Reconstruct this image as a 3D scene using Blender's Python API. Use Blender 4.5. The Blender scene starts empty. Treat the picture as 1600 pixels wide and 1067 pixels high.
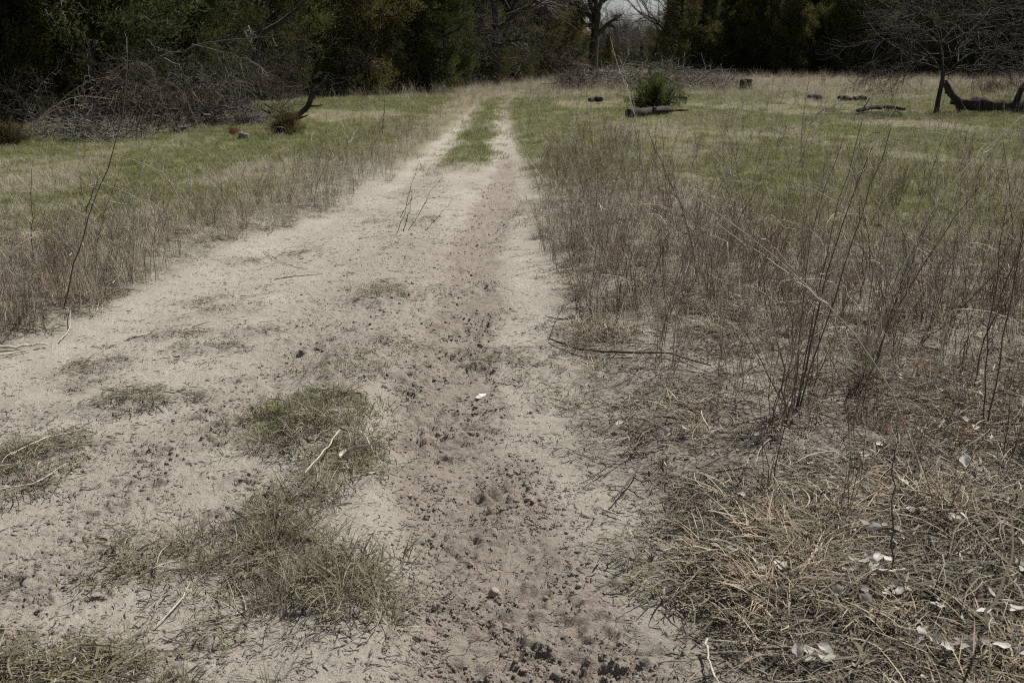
import bpy, math, random
import numpy as np
from mathutils import Vector, Matrix

random.seed(7)
rng = np.random.default_rng(7)
S = bpy.context.scene
C = S.collection
R = math.radians

# ------------------------------------------------------------------ camera, sky, sun, exposure
CAM_H, PITCH, FPX = 1.6, math.atan((533.5 - 95) / 1555.6), 1555.6
cam = bpy.data.cameras.new('camera')
cam.lens = 35.0
cam.sensor_width = 36.0
cam.clip_start, cam.clip_end = 0.05, 5000
cam.dof.use_dof = True
cam.dof.focus_distance = 4.8
cam.dof.aperture_fstop = 6.3
cam_o = bpy.data.objects.new('camera', cam)
C.objects.link(cam_o)
cam_o.location = (0, 0, CAM_H)
cam_o.rotation_euler = (R(90) - PITCH, 0, 0)
S.camera = cam_o

SUN_EL, SUN_AZ = R(54), R(48)            # ahead of the camera, to the right
world = bpy.data.worlds.new('World')
S.world = world
world.use_nodes = True
wn = world.node_tree
wn.nodes.clear()
sky = wn.nodes.new('ShaderNodeTexSky')
sky.sky_type = 'NISHITA'
sky.sun_disc = False
sky.sun_elevation = SUN_EL
sky.sun_rotation = SUN_AZ
sky.air_density = 1.0
sky.dust_density = 0.4
bg = wn.nodes.new('ShaderNodeBackground')
bg.inputs['Strength'].default_value = 0.05
wo = wn.nodes.new('ShaderNodeOutputWorld')
hsv = wn.nodes.new('ShaderNodeHueSaturation')
hsv.inputs['Saturation'].default_value = 0.55
wn.links.new(sky.outputs[0], hsv.inputs['Color'])
wn.links.new(hsv.outputs[0], bg.inputs['Color'])
wn.links.new(bg.outputs[0], wo.inputs['Surface'])

sun = bpy.data.lights.new('sun', 'SUN')
sun.energy = 5.0
sun.angle = R(0.55)
sun.color = (1.0, 0.955, 0.90)
sun_o = bpy.data.objects.new('sun', sun)
C.objects.link(sun_o)
SD = Vector((math.sin(SUN_AZ) * math.cos(SUN_EL), math.cos(SUN_AZ) * math.cos(SUN_EL), math.sin(SUN_EL)))
sun_o.rotation_euler = SD.to_track_quat('Z', 'Y').to_euler()
sun_o.location = (20, 20, 40)

S.render.engine = 'CYCLES'
S.view_settings.view_transform = 'Standard'
S.view_settings.look = 'None'
S.view_settings.exposure = 0.3
S.view_settings.gamma = 1.0
S.cycles.max_bounces = 4
S.cycles.diffuse_bounces = 2
S.cycles.transmission_bounces = 2
S.cycles.use_adaptive_sampling = True
S.cycles.adaptive_threshold = 0.02
S.cycles.transparent_max_bounces = 4
S.cycles.use_denoising = False
S.cycles.pixel_filter_type = 'BLACKMAN_HARRIS'
S.cycles.filter_width = 1.0

# ------------------------------------------------------------------ photograph pixel -> place on the ground
ST, CT = math.sin(PITCH), math.cos(PITCH)
def ray(px, py):
    dx, up = (px - 800) / FPX, (533.5 - py) / FPX
    return np.array([dx, CT + up * ST, -ST + up * CT])
def G(px, py):                           # flat ground point (x, y)
    d = ray(px, py)
    t = CAM_H / -d[2]
    return d[0] * t, d[1] * t
def at(px, py, Y):                       # point at depth Y
    d = ray(px, py)
    t = Y / d[1]
    return np.array([d[0] * t, Y, CAM_H + d[2] * t])
def gr(px, Y):                           # ground point below a picture column at depth Y
    return px_x(px, Y), Y
def px_x(px, Y):
    depth = Y * CT + CAM_H * ST
    return (px - 800) / FPX * depth

# ------------------------------------------------------------------ noise
def _h(ix, iy, s):
    n = (ix.astype(np.int64) * 374761393 + iy.astype(np.int64) * 668265263 + s * 1274126177) & 0xffffffff
    n = ((n ^ (n >> 13)) * 1274126177) & 0xffffffff
    return ((n ^ (n >> 16)) & 0xffff) / 65535.0
def vnoise(x, y, s=0):
    x = np.asarray(x, float); y = np.asarray(y, float)
    ix, iy = np.floor(x), np.floor(y)
    fx, fy = x - ix, y - iy
    fx = fx * fx * fx * (fx * (fx * 6 - 15) + 10); fy = fy * fy * fy * (fy * (fy * 6 - 15) + 10)
    a, b = _h(ix, iy, s), _h(ix + 1, iy, s)
    c, d = _h(ix, iy + 1, s), _h(ix + 1, iy + 1, s)
    return ((a + (b - a) * fx) * (1 - fy) + (c + (d - c) * fx) * fy) * 2 - 1
def fbm(x, y, s=0, o=4, g=0.5):
    t = 0; a = 1; n = 0
    for k in range(o):
        ca, sa = math.cos(0.6 * k + 0.3), math.sin(0.6 * k + 0.3)
        t = t + a * vnoise((x * ca - y * sa) * 2 ** k, (x * sa + y * ca) * 2 ** k, s + k)
        n += a; a *= g
    return t / n
def sstep(a, b, x):
    t = np.clip((x - a) / (b - a), 0, 1)
    return t * t * (3 - 2 * t)

# ------------------------------------------------------------------ layout of the track (all in metres on the ground)
def line_fn(pts):
    g = np.array(sorted([G(*p)[::-1] for p in pts]))
    return lambda y: np.interp(y, g[:, 0], g[:, 1])
_xL = line_fn([(705, 195), (660, 235), (640, 255), (545, 318), (400, 368), (300, 415), (200, 458), (100, 503), (0, 550), (-300, 680), (-900, 1067)])
_xR = line_fn([(792, 180), (812, 260), (828, 330), (850, 400), (868, 480), (885, 560), (893, 640), (900, 700), (935, 745), (1040, 800), (1035, 870), (1062, 960), (1095, 1067), (1130, 1300)])
_rL = line_fn([(900, 127), (800, 147), (757, 160), (737, 178), (722, 195), (698, 222), (655, 262), (530, 340), (330, 440), (130, 545), (-150, 700)])
_rR = line_fn([(850, 135), (785, 160), (783, 180), (785, 205), (790, 260), (768, 340), (742, 400), (722, 500), (690, 600), (698, 680), (745, 780), (790, 890), (835, 1040), (850, 1200)])
def edges(x, y):
    e = 0.10 * fbm(y * 1.3, x * 0.2, 3, 3) * np.clip(y / 5, 0.7, 2) + 0.06 * fbm(x * 4, y * 4, 5, 3)
    return _xL(y) - x + e, x - _xR(y) + e          # > 0 : off the track
def sand_mask(x, y):
    sl, sr = edges(x, y)
    w = 0.10 + 0.012 * y
    near = (1 - sstep(-w, w, sl)) * (1 - sstep(-w * 1.4, w * 1.8, sr))
    n = 0.12 * fbm(x * 1.5, y * 0.6, 11, 3)
    rl = 1 - sstep(0.14, 0.46, np.abs(x - _rL(y)) + n)
    rr = 1 - sstep(0.12, 0.42, np.abs(x - _rR(y)) + n)
    ruts = np.maximum(rl, rr) * (1 - 0.8 * sstep(17, 42, y))
    f = sstep(12.5, 18.0, y + 1.2 * fbm(x * 2, y, 12, 2))
    return near * (1 - f) + ruts * f
PATCH = [  # picture ellipses of matted plants on the sand: cx, cy, rx, ry, strength
    (480, 668, 95, 48, 1.0), (545, 735, 60, 45, .9), (440, 800, 70, 45, .6), (420, 875, 105, 50, .9), (505, 940, 90, 42, .95),
    (230, 880, 120, 50, .55), (130, 1045, 190, 50, .95), (45, 725, 90, 55, .95), (195, 627, 85, 22, .9), (300, 615, 60, 12, .5),
    (600, 466, 48, 20, .8), (560, 580, 75, 26, .75), (610, 545, 60, 18, .5), (340, 522, 110, 9, .65), (330, 545, 80, 9, .6), (150, 566, 70, 16, .8), (150, 590, 45, 20, .6),
    (320, 463, 55, 8, .7), (380, 403, 35, 6, .7), (470, 392, 50, 7, .5), (360, 482, 60, 7, .5), (800, 560, 75, 22, .55), (640, 590, 60, 30, .4), (860, 590, 60, 40, .45),
    (640, 380, 45, 10, .45), (640, 345, 70, 18, .55), (660, 300, 40, 22, .5), (980, 860, 60, 20, .5), (1010, 910, 40, 30, .5), (930, 640, 50, 40, .6), (300, 960, 80, 25, .35), (560, 330, 60, 6, .4), (90, 640, 60, 12, .3)]
_P = []
for cx, cy, rx, ry, s in PATCH:
    a = G(cx, cy); b = G(cx + rx, cy); t = G(cx, cy - ry); u = G(cx, cy + ry)
    _P.append((a[0], (t[1] + u[1]) / 2, abs(b[0] - a[0]), (t[1] - u[1]) / 2, s))
def patch_mask(x, y):
    m = np.zeros_like(x)
    n = 0.45 * fbm(x * 5, y * 5, 21, 3) + 0.30 * fbm(x * 16, y * 16, 24, 2)
    for cx, cy, rx, ry, s in _P:
        q = np.sqrt(((x - cx) / rx) ** 2 + ((y - cy) / ry) ** 2) + n
        m = np.maximum(m, s * (1 - sstep(0.45, 1.25, q)))
    return m
def churn_mask(x, y):
    d = np.abs(x - _rR(y)) + 0.10 * fbm(x * 3, y * 3, 31, 3)
    w = np.interp(y, [2, 3, 4, 5, 7, 12, 16], [.36, .33, .25, .24, .26, .22, .15])
    m = (1 - sstep(w * 0.6, w * 1.4, d)) * (1 - sstep(15, 22, y))
    # a trodden diagonal from the near left to the right wheel line
    q = np.interp(y, _tr[:, 0], _tr[:, 1])
    d2 = np.abs(x - q) + 0.12 * fbm(x * 3, y * 3, 32, 3)
    m2 = (1 - sstep(0.10, 0.34, d2)) * (1 - sstep(8.5, 10.5, y)) * 0.42
    mid = (1 - sstep(.3, .8, np.abs(x - (_rR(y) - 0.55)))) * sstep(4.2, 5.2, y) * (1 - sstep(8, 11, y)) * .55
    return np.maximum(np.maximum(m, m2), mid)
_tr = np.array(sorted([G(*p)[::-1] for p in [(-60, 1030), (20, 910), (170, 790), (240, 705), (350, 650), (460, 580), (540, 515), (620, 450), (680, 395), (750, 350)]]))
HOOF = [(170, 786, 1.0), (203, 757, .8), (236, 704, .9), (225, 712, .6), (327, 683, .7), (316, 640, .8), (345, 634, .7), (392, 634, .7), (352, 656, .8), (362, 742, .7),
        (333, 806, .7), (178, 846, .6), (458, 579, .8), (376, 590, .6), (457, 552, .8), (490, 540, .7), (547, 513, .7), (516, 530, .6), (8, 912, .8), (32, 916, .6), (2, 985, 1.0), (150, 930, .5),
        (292, 1046, .6), (60, 925, .5), (645, 431, .5), (642, 401, .5), (690, 395, .5), (700, 378, .5), (612, 520, .5), (600, 541, .5), (536, 537, .5), (700, 355, .5), (735, 377, .5), (590, 448, .5), (545, 448, .5),
        (745, 480, .5), (735, 515, .5), (680, 505, .5), (655, 693, .7), (690, 700, .6), (640, 770, .6), (770, 780, .8), (760, 765, .6), (716, 946, .5), (722, 1043, .6), (830, 1002, .7), (785, 962, .5), (845, 920, .4), (920, 1030, .4), (770, 1062, .5)]
_H = []
for hx, hy, s in HOOF:
    a = G(hx, hy + 4)
    for q in range(4):
        r_ = (0.020 + 0.014 * s) * random.uniform(.6, 1.3)
        _H.append((a[0] + random.gauss(0, r_ * 1.1), a[1] + random.gauss(0, r_ * 1.4), r_, s * random.uniform(.5, 1.0), random.uniform(-1.5, 1.5)))
def hoof(x, y):
    z = np.zeros_like(x); m = np.zeros_like(x)
    near = (y < 11) & (y > 1.5) & (np.abs(x) < 8)
    xs, ys = x[near], y[near]
    zz = np.zeros_like(xs); mm = np.zeros_like(xs)
    n = 0.55 * fbm(xs * 30, ys * 30, 41, 3, .6) + .4 * fbm(xs * 9, ys * 9, 45, 2)
    for cx, cy, r, s, a in _H:
        b = (np.abs(xs - cx) < .3) & (np.abs(ys - cy) < .3)
        if not b.any(): continue
        ca, sa = math.cos(a), math.sin(a)
        dx, dy = xs[b] - cx, ys[b] - cy
        u, v = dx * ca + dy * sa, -dx * sa + dy * ca
        q = np.sqrt((u / (r * 1.25)) ** 2 + (v / (r * .85)) ** 2) + n[b]
        pit = 1 - sstep(0.55, 1.05, q)
        rim = np.exp(-((q - 1.3) / .28) ** 2)
        zz[b] += -0.024 * s * pit + 0.012 * s * rim
        mm[b] = np.maximum(mm[b], np.clip(pit * 0.9 + rim * 0.5, 0, 1) * min(1, .6 + .4 * s))
    z[near] = zz; m[near] = mm
    return z, m
def height(x, y):
    x = np.asarray(x, float); y = np.asarray(y, float)
    z = 0.035 * fbm(x * .45, y * .45, 50, 3) + 0.25 * fbm(x * .05, y * .05, 53, 2) * sstep(14, 60, y)
    sl, sr = edges(x, y)
    off = np.clip(np.maximum(sl, sr), 0, 1)
    z += 0.06 * sstep(0, .5, np.maximum(sl, sr)) * (1 - sstep(30, 60, y))
    z += off * 0.035 * fbm(x * 2.2, y * 2.2, 55, 3)
    fade = 1 - sstep(20, 45, y)
    z -= 0.035 * np.exp(-((x - _rR(y)) / .30) ** 2) * fade
    z -= 0.045 * np.exp(-((x - _rL(y)) / .34) ** 2) * fade
    z += 0.05 * np.exp(-((x - (_rR(y) - .48)) / .24) ** 2) * (1 - sstep(4.5, 7, y))
    z += 0.05 * np.exp(-((x - (_rR(y) + _rL(y)) / 2) / .35) ** 2) * sstep(12, 16, y) * fade
    c = churn_mask(x, y)
    wx, wy = x, y
    x, y = x + .035 * fbm(x * 9, y * 9, 97, 2), y + .035 * fbm(x * 9, y * 9, 98, 2)
    b1 = np.abs(fbm(x * 15, y * 15, 60, 2)); b2 = fbm(x * 27, y * 27, 63, 2); b3 = fbm(x * 60, y * 60, 66, 2)
    big = fbm(x * 6.5, y * 6.5, 68, 2)
    x, y = wx, wy
    amp = .35 + .75 * sstep(-.25, .3, fbm(x * 3.5, y * 3.5, 88, 3))
    z += c * amp * (0.020 * (0.3 - b1) + 0.019 * b2 + 0.013 * b3 + 0.010 * big)
    z += (1 - c) * (0.004 * fbm(x * 9, y * 9, 70, 2) + 0.0022 * b2 + 0.0012 * b3 + 0.006 * fbm(x * 2.0, y * 4.5, 72, 2))
    p = patch_mask(x, y)
    z += p * (0.025 + 0.012 * b2 + 0.018 * fbm(x * 7, y * 7, 75, 2))
    hz, _ = hoof(x, y)
    return z + hz
def Z(x, y):
    return float(height(np.array([x]), np.array([y]))[0])
def GP(px, py):
    x, y = G(px, py)
    return np.array([x, y, Z(x, y)])

# weeds on the right: 0..1
_wr = line_fn([(905, 207), (835, 262), (842, 330), (860, 400), (885, 470), (930, 540), (1010, 620), (1120, 700), (1180, 800), (1190, 1067)])
def weed_right(x, y):
    s = x - _wr(y) + 0.25 * fbm(x * 2, y * 2, 80, 3)
    m = sstep(-.05, .25, s) * (1 - sstep(19.5, 25, y + 2.5 * fbm(x * .6, y * .3, 81, 2)))
    far = np.interp(y, [2, 3.8, 4.8, 6, 8, 12, 18, 25], [.05, .08, .16, .34, .75, 1, 1, .5])
    g = 1 - .80 * sstep(.5, 2.2, s - np.maximum(0, (10 - y)) * .15) * sstep(6.0, 8.5, y)
    return m * far * g * (0.25 + 0.9 * sstep(-.25, .35, fbm(x * 1.5, y * 1.5, 83, 3)))
def weed_left(x, y):
    sl, _ = edges(x, y)
    wid = np.interp(y, [4, 6, 8, 11, 16, 24, 30], [2.6, 1.9, 1.5, 1.3, 1.5, 1.8, 1.2])
    m = sstep(-.02, .14, sl) * (1 - sstep(wid * .45, wid * 1.15, sl + .4 * fbm(x, y, 85, 2)))
    return m * (1 - sstep(22, 32, y)) * (0.3 + 0.8 * sstep(-.3, .35, fbm(x * 1.9, y * 1.9, 86, 3)))
def green_mask(x, y):
    sl, sr = edges(x, y)
    n = fbm(x * .35, y * .16, 90, 3)
    n2 = fbm(x * 1.4, y * .7, 93, 3)
    left = sstep(.35, 1.5, sl) * sstep(6.5, 10.5, y) * (1 - sstep(46, 62, y))
    right = np.maximum(sstep(0, .3, sr) * sstep(11, 17, y), sstep(1.5, 3, sr) * sstep(7.0, 10.5, y)) * (1 - sstep(48, 75, y))
    mid = ((x > _rL(y)) & (x < _rR(y))) * sstep(14.5, 17, y) * (1 - sstep(42, 52, y)) * 1.0
    g = np.maximum(np.maximum(left * 1.05, right * .82), mid)
    return np.clip(g * sstep(-.35, .35, n + .55 * n2 + .12), 0, 1)

# ------------------------------------------------------------------ mesh helpers
class MB:
    def __init__(s): s.V = []; s.F = []; s.n = 0
    def add(s, v, f):
        v = np.asarray(v, float); f = np.asarray(f, np.int64)
        s.V.append(v); s.F.append(f + s.n); s.n += len(v)
    def mesh(s, name, mat=None, smooth=True):
        V = np.concatenate(s.V) if s.V else np.zeros((0, 3))
        me = bpy.data.meshes.new(name)
        me.vertices.add(len(V)); me.vertices.foreach_set('co', V.astype(np.float32).ravel())
        tot = sum(f.size for f in s.F); npoly = sum(len(f) for f in s.F)
        me.loops.add(tot); me.polygons.add(npoly)
        me.loops.foreach_set('vertex_index', np.concatenate([f.ravel() for f in s.F]).astype(np.int32))
        ls = np.concatenate([np.full(len(f), f.shape[1]) for f in s.F])
        st = np.concatenate([[0], np.cumsum(ls)[:-1]])
        me.polygons.foreach_set('loop_start', st.astype(np.int32))
        me.update(calc_edges=True)
        if smooth: me.polygons.foreach_set('use_smooth', np.ones(npoly, bool))
        if mat: me.materials.append(mat)
        return me
def tube(mb, pts, rad, k=4, cap=False):
    P = np.asarray(pts, float); n = len(P)
    r = np.broadcast_to(np.asarray(rad, float), (n,))
    T = np.gradient(P, axis=0); T /= np.linalg.norm(T, axis=1)[:, None] + 1e-9
    m = T.mean(0)
    ref = np.array([1., 0, 0]) if abs(m[0]) < .6 else np.array([0, 0, 1.])
    A = np.cross(T, ref); A /= np.linalg.norm(A, axis=1)[:, None] + 1e-9
    B = np.cross(T, A)
    an = np.arange(k) * 2 * math.pi / k
    v = P[:, None] + r[:, None, None] * (A[:, None] * np.cos(an)[None, :, None] + B[:, None] * np.sin(an)[None, :, None])
    i = np.arange(n - 1)[:, None] * k; j = np.arange(k)[None]; j2 = (j + 1) % k
    f = np.stack([i + j, i + j2, i + k + j2, i + k + j], -1).reshape(-1, 4)
    mb.add(v.reshape(-1, 3), f)
    if cap:
        for e in (0, n - 1):
            vv = np.concatenate([v[e], [P[e]]])
            mb.add(vv, [[a, (a + 1) % k, k] if e else [(a + 1) % k, a, k] for a in range(k)])
def strip(mb, pts, w, side=None):
    P = np.asarray(pts, float); n = len(P)
    T = P[-1] - P[0]
    if side is None:
        side = np.cross(T, rng.normal(size=3))
    side = side / (np.linalg.norm(side) + 1e-9)
    w = np.broadcast_to(np.asarray(w, float), (n,))[:, None] * side[None] * .5
    v = np.empty((2 * n, 3)); v[0::2] = P - w; v[1::2] = P + w
    i = np.arange(n - 1) * 2
    mb.add(v, np.stack([i, i + 1, i + 3, i + 2], -1))
def curve_pts(p0, p1, n=6, bow=(0, 0, 0), jit=0.0):
    t = np.linspace(0, 1, n)[:, None]
    p = np.asarray(p0)[None] * (1 - t) + np.asarray(p1)[None] * t + np.asarray(bow)[None] * (4 * t * (1 - t))
    if jit: p[1:-1] += rng.normal(scale=jit, size=(n - 2, 3))
    return p
def smooth_poly(pts, n):
    P = np.asarray(pts, float)
    d = np.concatenate([[0], np.cumsum(np.linalg.norm(np.diff(P, axis=0), axis=1))])
    t = np.linspace(0, d[-1], n)
    Q = np.stack([np.interp(t, d, P[:, k]) for k in range(3)], 1)
    for _ in range(2): Q[1:-1] = .25 * Q[:-2] + .5 * Q[1:-1] + .25 * Q[2:]
    return Q
_ICO = {}
def ico(sub):
    if sub in _ICO: return _ICO[sub]
    t = (1 + 5 ** .5) / 2
    v = [(-1, t, 0), (1, t, 0), (-1, -t, 0), (1, -t, 0), (0, -1, t), (0, 1, t), (0, -1, -t), (0, 1, -t), (t, 0, -1), (t, 0, 1), (-t, 0, -1), (-t, 0, 1)]
    f = [(0, 11, 5), (0, 5, 1), (0, 1, 7), (0, 7, 10), (0, 10, 11), (1, 5, 9), (5, 11, 4), (11, 10, 2), (10, 7, 6), (7, 1, 8), (3, 9, 4), (3, 4, 2), (3, 2, 6), (3, 6, 8), (3, 8, 9), (4, 9, 5), (2, 4, 11), (6, 2, 10), (8, 6, 7), (9, 8, 1)]
    v = [np.array(a, float) / np.linalg.norm(a) for a in v]
    for _ in range(sub):
        mid = {}; nf = []
        def m(a, b):
            k = (min(a, b), max(a, b))
            if k not in mid:
                q = v[a] + v[b]; v.append(q / np.linalg.norm(q)); mid[k] = len(v) - 1
            return mid[k]
        for a, b, c in f:
            x, y, z = m(a, b), m(b, c), m(c, a)
            nf += [(a, x, z), (b, y, x), (c, z, y), (x, y, z)]
        f = nf
    _ICO[sub] = (np.array(v), np.array(f))
    return _ICO[sub]
def lump(mb, c, size, sub=2, amp=.3, fr=1.6, seed=0):
    v, f = ico(sub)
    n = fbm(v[:, 0] * fr + 3.1 * v[:, 2], v[:, 1] * fr - 2.3 * v[:, 2], 200 + seed, 3)
    mb.add(v * (1 + amp * n)[:, None] * np.asarray(size)[None] + np.asarray(c)[None], f)

def setp(o, label=None, cat=None, group=None, kind=None):
    if label: o['label'] = label
    if cat: o['category'] = cat
    if group: o['group'] = group
    if kind: o['kind'] = kind
    return o
def obj(name, me, parent=None, loc=None):
    o = bpy.data.objects.new(name, me)
    C.objects.link(o)
    if parent: o.parent = parent
    if loc is not None: o.location = loc
    return o
def thing(name, label, cat, loc, rz=0.0, group=None, scale=1.0):
    o = bpy.data.objects.new(name, None); C.objects.link(o)
    o.empty_display_size = .1
    o.location = loc; o.rotation_euler = (0, 0, rz)
    o.scale = (scale,) * 3 if np.isscalar(scale) else scale
    return setp(o, label, cat, group)

# ------------------------------------------------------------------ materials
def new_mat(name):
    m = bpy.data.materials.new(name); m.use_nodes = True
    nt = m.node_tree; nt.nodes.clear()
    out = nt.nodes.new('ShaderNodeOutputMaterial')
    return m, nt, out
def ramp(nt, cols, pos=None):
    r = nt.nodes.new('ShaderNodeValToRGB')
    e = r.color_ramp.elements
    while len(e) < len(cols): e.new(0.5)
    for k, c in enumerate(cols):
        e[k].position = pos[k] if pos else k / (len(cols) - 1)
        e[k].color = (*c, 1)
    return r
def plant_mat(name, cols, trans=.25, rough=.75, spec=.25, inst=.3):
    """per-blade colour from the island random, a share of light goes through the blade"""
    m, nt, out = new_mat(name)
    geo = nt.nodes.new('ShaderNodeNewGeometry'); oi = nt.nodes.new('ShaderNodeObjectInfo')
    mix = nt.nodes.new('ShaderNodeMath'); mix.operation = 'MULTIPLY_ADD'
    mix.inputs[1].default_value = 1 - inst
    sc = nt.nodes.new('ShaderNodeMath'); sc.operation = 'MULTIPLY'; sc.inputs[1].default_value = inst
    nt.links.new(oi.outputs['Random'], sc.inputs[0])
    nt.links.new(geo.outputs['Random Per Island'], mix.inputs[0]); nt.links.new(sc.outputs[0], mix.inputs[2])
    r = ramp(nt, cols); nt.links.new(mix.outputs[0], r.inputs[0])
    b = nt.nodes.new('ShaderNodeBsdfPrincipled')
    b.inputs['Roughness'].default_value = rough
    b.inputs['Specular IOR Level'].default_value = spec
    nt.links.new(r.outputs[0], b.inputs['Base Color'])
    if trans > 0:
        t = nt.nodes.new('ShaderNodeBsdfTranslucent'); nt.links.new(r.outputs[0], t.inputs['Color'])
        mx = nt.nodes.new('ShaderNodeMixShader'); mx.inputs[0].default_value = trans
        nt.links.new(b.outputs[0], mx.inputs[1]); nt.links.new(t.outputs[0], mx.inputs[2])
        nt.links.new(mx.outputs[0], out.inputs[0])
    else:
        nt.links.new(b.outputs[0], out.inputs[0])
    return m
def bark_mat(name, c1, c2, scale=8, bump=.4, stretch=(1, 1, .25), rough=.9, spec=.2):
    m, nt, out = new_mat(name)
    tc = nt.nodes.new('ShaderNodeTexCoord'); mp = nt.nodes.new('ShaderNodeMapping')
    mp.inputs['Scale'].default_value = stretch
    nt.links.new(tc.outputs['Object'], mp.inputs['Vector'])
    n = nt.nodes.new('ShaderNodeTexNoise'); n.inputs['Scale'].default_value = scale; n.inputs['Detail'].default_value = 6; n.inputs['Roughness'].default_value = .65
    nt.links.new(mp.outputs[0], n.inputs['Vector'])
    r = ramp(nt, [c1, c2], [.32, .68]); nt.links.new(n.outputs[0], r.inputs[0])
    b = nt.nodes.new('ShaderNodeBsdfPrincipled'); b.inputs['Roughness'].default_value = rough; b.inputs['Specular IOR Level'].default_value = spec
    nt.links.new(r.outputs[0], b.inputs['Base Color'])
    bp = nt.nodes.new('ShaderNodeBump'); bp.inputs['Strength'].default_value = bump; bp.inputs['Distance'].default_value = .03
    nt.links.new(n.outputs[0], bp.inputs['Height']); nt.links.new(bp.outputs[0], b.inputs['Normal'])
    nt.links.new(b.outputs[0], out.inputs[0])
    return m

def ground_material():
    m, nt, out = new_mat('ground_soil')
    L = nt.links.new
    tc = nt.nodes.new('ShaderNodeTexCoord')
    def attr(n):
        a = nt.nodes.new('ShaderNodeAttribute'); a.attribute_name = n; return a.outputs['Fac']
    def noise(s, d=5, r=.6, vec=None, dist=0):
        n = nt.nodes.new('ShaderNodeTexNoise'); n.inputs['Scale'].default_value = s; n.inputs['Detail'].default_value = d; n.inputs['Roughness'].default_value = r; n.inputs['Distortion'].default_value = dist
        L(vec or tc.outputs['Object'], n.inputs['Vector']); return n.outputs[0]
    def mixc(f, a, b):
        x = nt.nodes.new('ShaderNodeMix'); x.data_type = 'RGBA'
        if hasattr(f, 'links'): L(f, x.inputs[0])
        else: x.inputs[0].default_value = f
        for s, q in ((a, 6), (b, 7)):
            if hasattr(s, 'links'): L(s, x.inputs[q])
            else: x.inputs[q].default_value = (*s, 1)
        return x.outputs[2]
    def maprange(v, a, b, c=0., d=1.):
        x = nt.nodes.new('ShaderNodeMapRange'); L(v, x.inputs[0])
        for i, q in enumerate((a, b, c, d)): x.inputs[i + 1].default_value = q
        return x.outputs[0]
    def mul(a, b):
        x = nt.nodes.new('ShaderNodeMath'); x.operation = 'MULTIPLY'; L(a, x.inputs[0])
        if hasattr(b, 'links'): L(b, x.inputs[1])
        else: x.inputs[1].default_value = b
        return x.outputs[0]
    fine = noise(160, 4, .7); mid = noise(7, 6, .62); broad = noise(1.3, 5, .6)
    sand = mixc(maprange(broad, .35, .65), (.375, .343, .288), (.445, .41, .349))
    sand = mixc(maprange(mid, .38, .72), sand, (.335, .295, .248))
    sand = mixc(maprange(fine, .45, .80, 0, .5), sand, (.24, .21, .17))
    churn = mixc(maprange(mid, .3, .7), (.225, .188, .155), (.315, .268, .224))
    churn = mixc(maprange(fine, .40, .75, 0, .6), churn, (.15, .127, .10))
    sand = mixc(mul(attr('churn'), .72), sand, churn)
    sand = mixc(mul(attr('damp'), .42), sand, (.12, .097, .078))
    soil = mixc(maprange(mid, .35, .65), (.19, .172, .138), (.35, .328, .272))
    soil = mixc(maprange(noise(34, 5, .7), .48, .68), soil, (.07, .058, .043))
    straw = mixc(maprange(noise(5, 6, .7), .35, .65), (.135, .125, .068), (.22, .20, .12))
    green = mixc(maprange(noise(9, 6, .7), .35, .65), (.09, .11, .033), (.16, .17, .07))
    field = mixc(attr('green'), straw, green)
    off = mixc(attr('field'), soil, field)
    col = mixc(attr('sand'), off, sand)
    b = nt.nodes.new('ShaderNodeBsdfPrincipled'); b.inputs['Roughness'].default_value = .95; b.inputs['Specular IOR Level'].default_value = .12
    L(col, b.inputs['Base Color'])
    b1 = nt.nodes.new('ShaderNodeBump'); b1.inputs['Strength'].default_value = .7; b1.inputs['Distance'].default_value = .008
    L(noise(120, 5, .75), b1.inputs['Height'])
    b2 = nt.nodes.new('ShaderNodeBump'); b2.inputs['Strength'].default_value = .85; b2.inputs['Distance'].default_value = .028
    L(noise(26, 6, .7), b2.inputs['Height']); L(b1.outputs[0], b2.inputs['Normal'])
    L(b2.outputs[0], b.inputs['Normal'])
    L(b.outputs[0], out.inputs[0])
    return m

M = {}
M['ground'] = ground_material()
M['weed'] = plant_mat('dry_reddish_weed', [(.20, .135, .09), (.33, .24, .165), (.25, .195, .14), (.13, .09, .063), (.66, .57, .43)], .35)
M['weed_grey'] = plant_mat('grey_brown_stalk', [(.11, .088, .064), (.24, .205, .16), (.52, .475, .39), (.15, .12, .09), (.40, .36, .29)], .15)  # palest entries put sunlit stalk highlights into the colour
M['weed_dark'] = plant_mat('dark_stalk', [(.07, .055, .042), (.12, .095, .075), (.10, .082, .065)], 0)
M['weed_pale'] = plant_mat('pale_dead_stalk', [(.56, .51, .42), (.68, .63, .53), (.48, .43, .34)], .35)
M['weed_light'] = plant_mat('light_grey_stalk', [(.30, .265, .21), (.44, .395, .325), (.58, .53, .45)], .25)
M['straw'] = plant_mat('straw_grass', [(.22, .185, .125), (.36, .31, .22), (.54, .485, .385), (.28, .24, .18), (.15, .125, .09)], .3)
M['green'] = plant_mat('green_grass', [(.088, .118, .028), (.135, .16, .05), (.205, .21, .085), (.34, .30, .19)], .4, inst=.5)
M['litter'] = plant_mat('matted_litter', [(.075, .062, .045), (.14, .12, .088), (.105, .098, .06), (.22, .19, .145), (.17, .15, .10), (.12, .098, .07), (.50, .45, .37)], .15)
M['olive'] = plant_mat('matted_olive_plants', [(.07, .067, .036), (.115, .11, .06), (.20, .18, .12), (.16, .15, .085), (.46, .41, .31)], .2, inst=.35)
M['tan'] = plant_mat('tan_curled_grass', [(.30, .215, .135), (.45, .35, .24), (.58, .49, .37), (.22, .16, .11)], .25)
M['juniper'] = plant_mat('juniper_foliage', [(.030, .040, .016), (.060, .070, .024), (.105, .10, .034), (.13, .10, .042)], .48, inst=.5)
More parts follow.
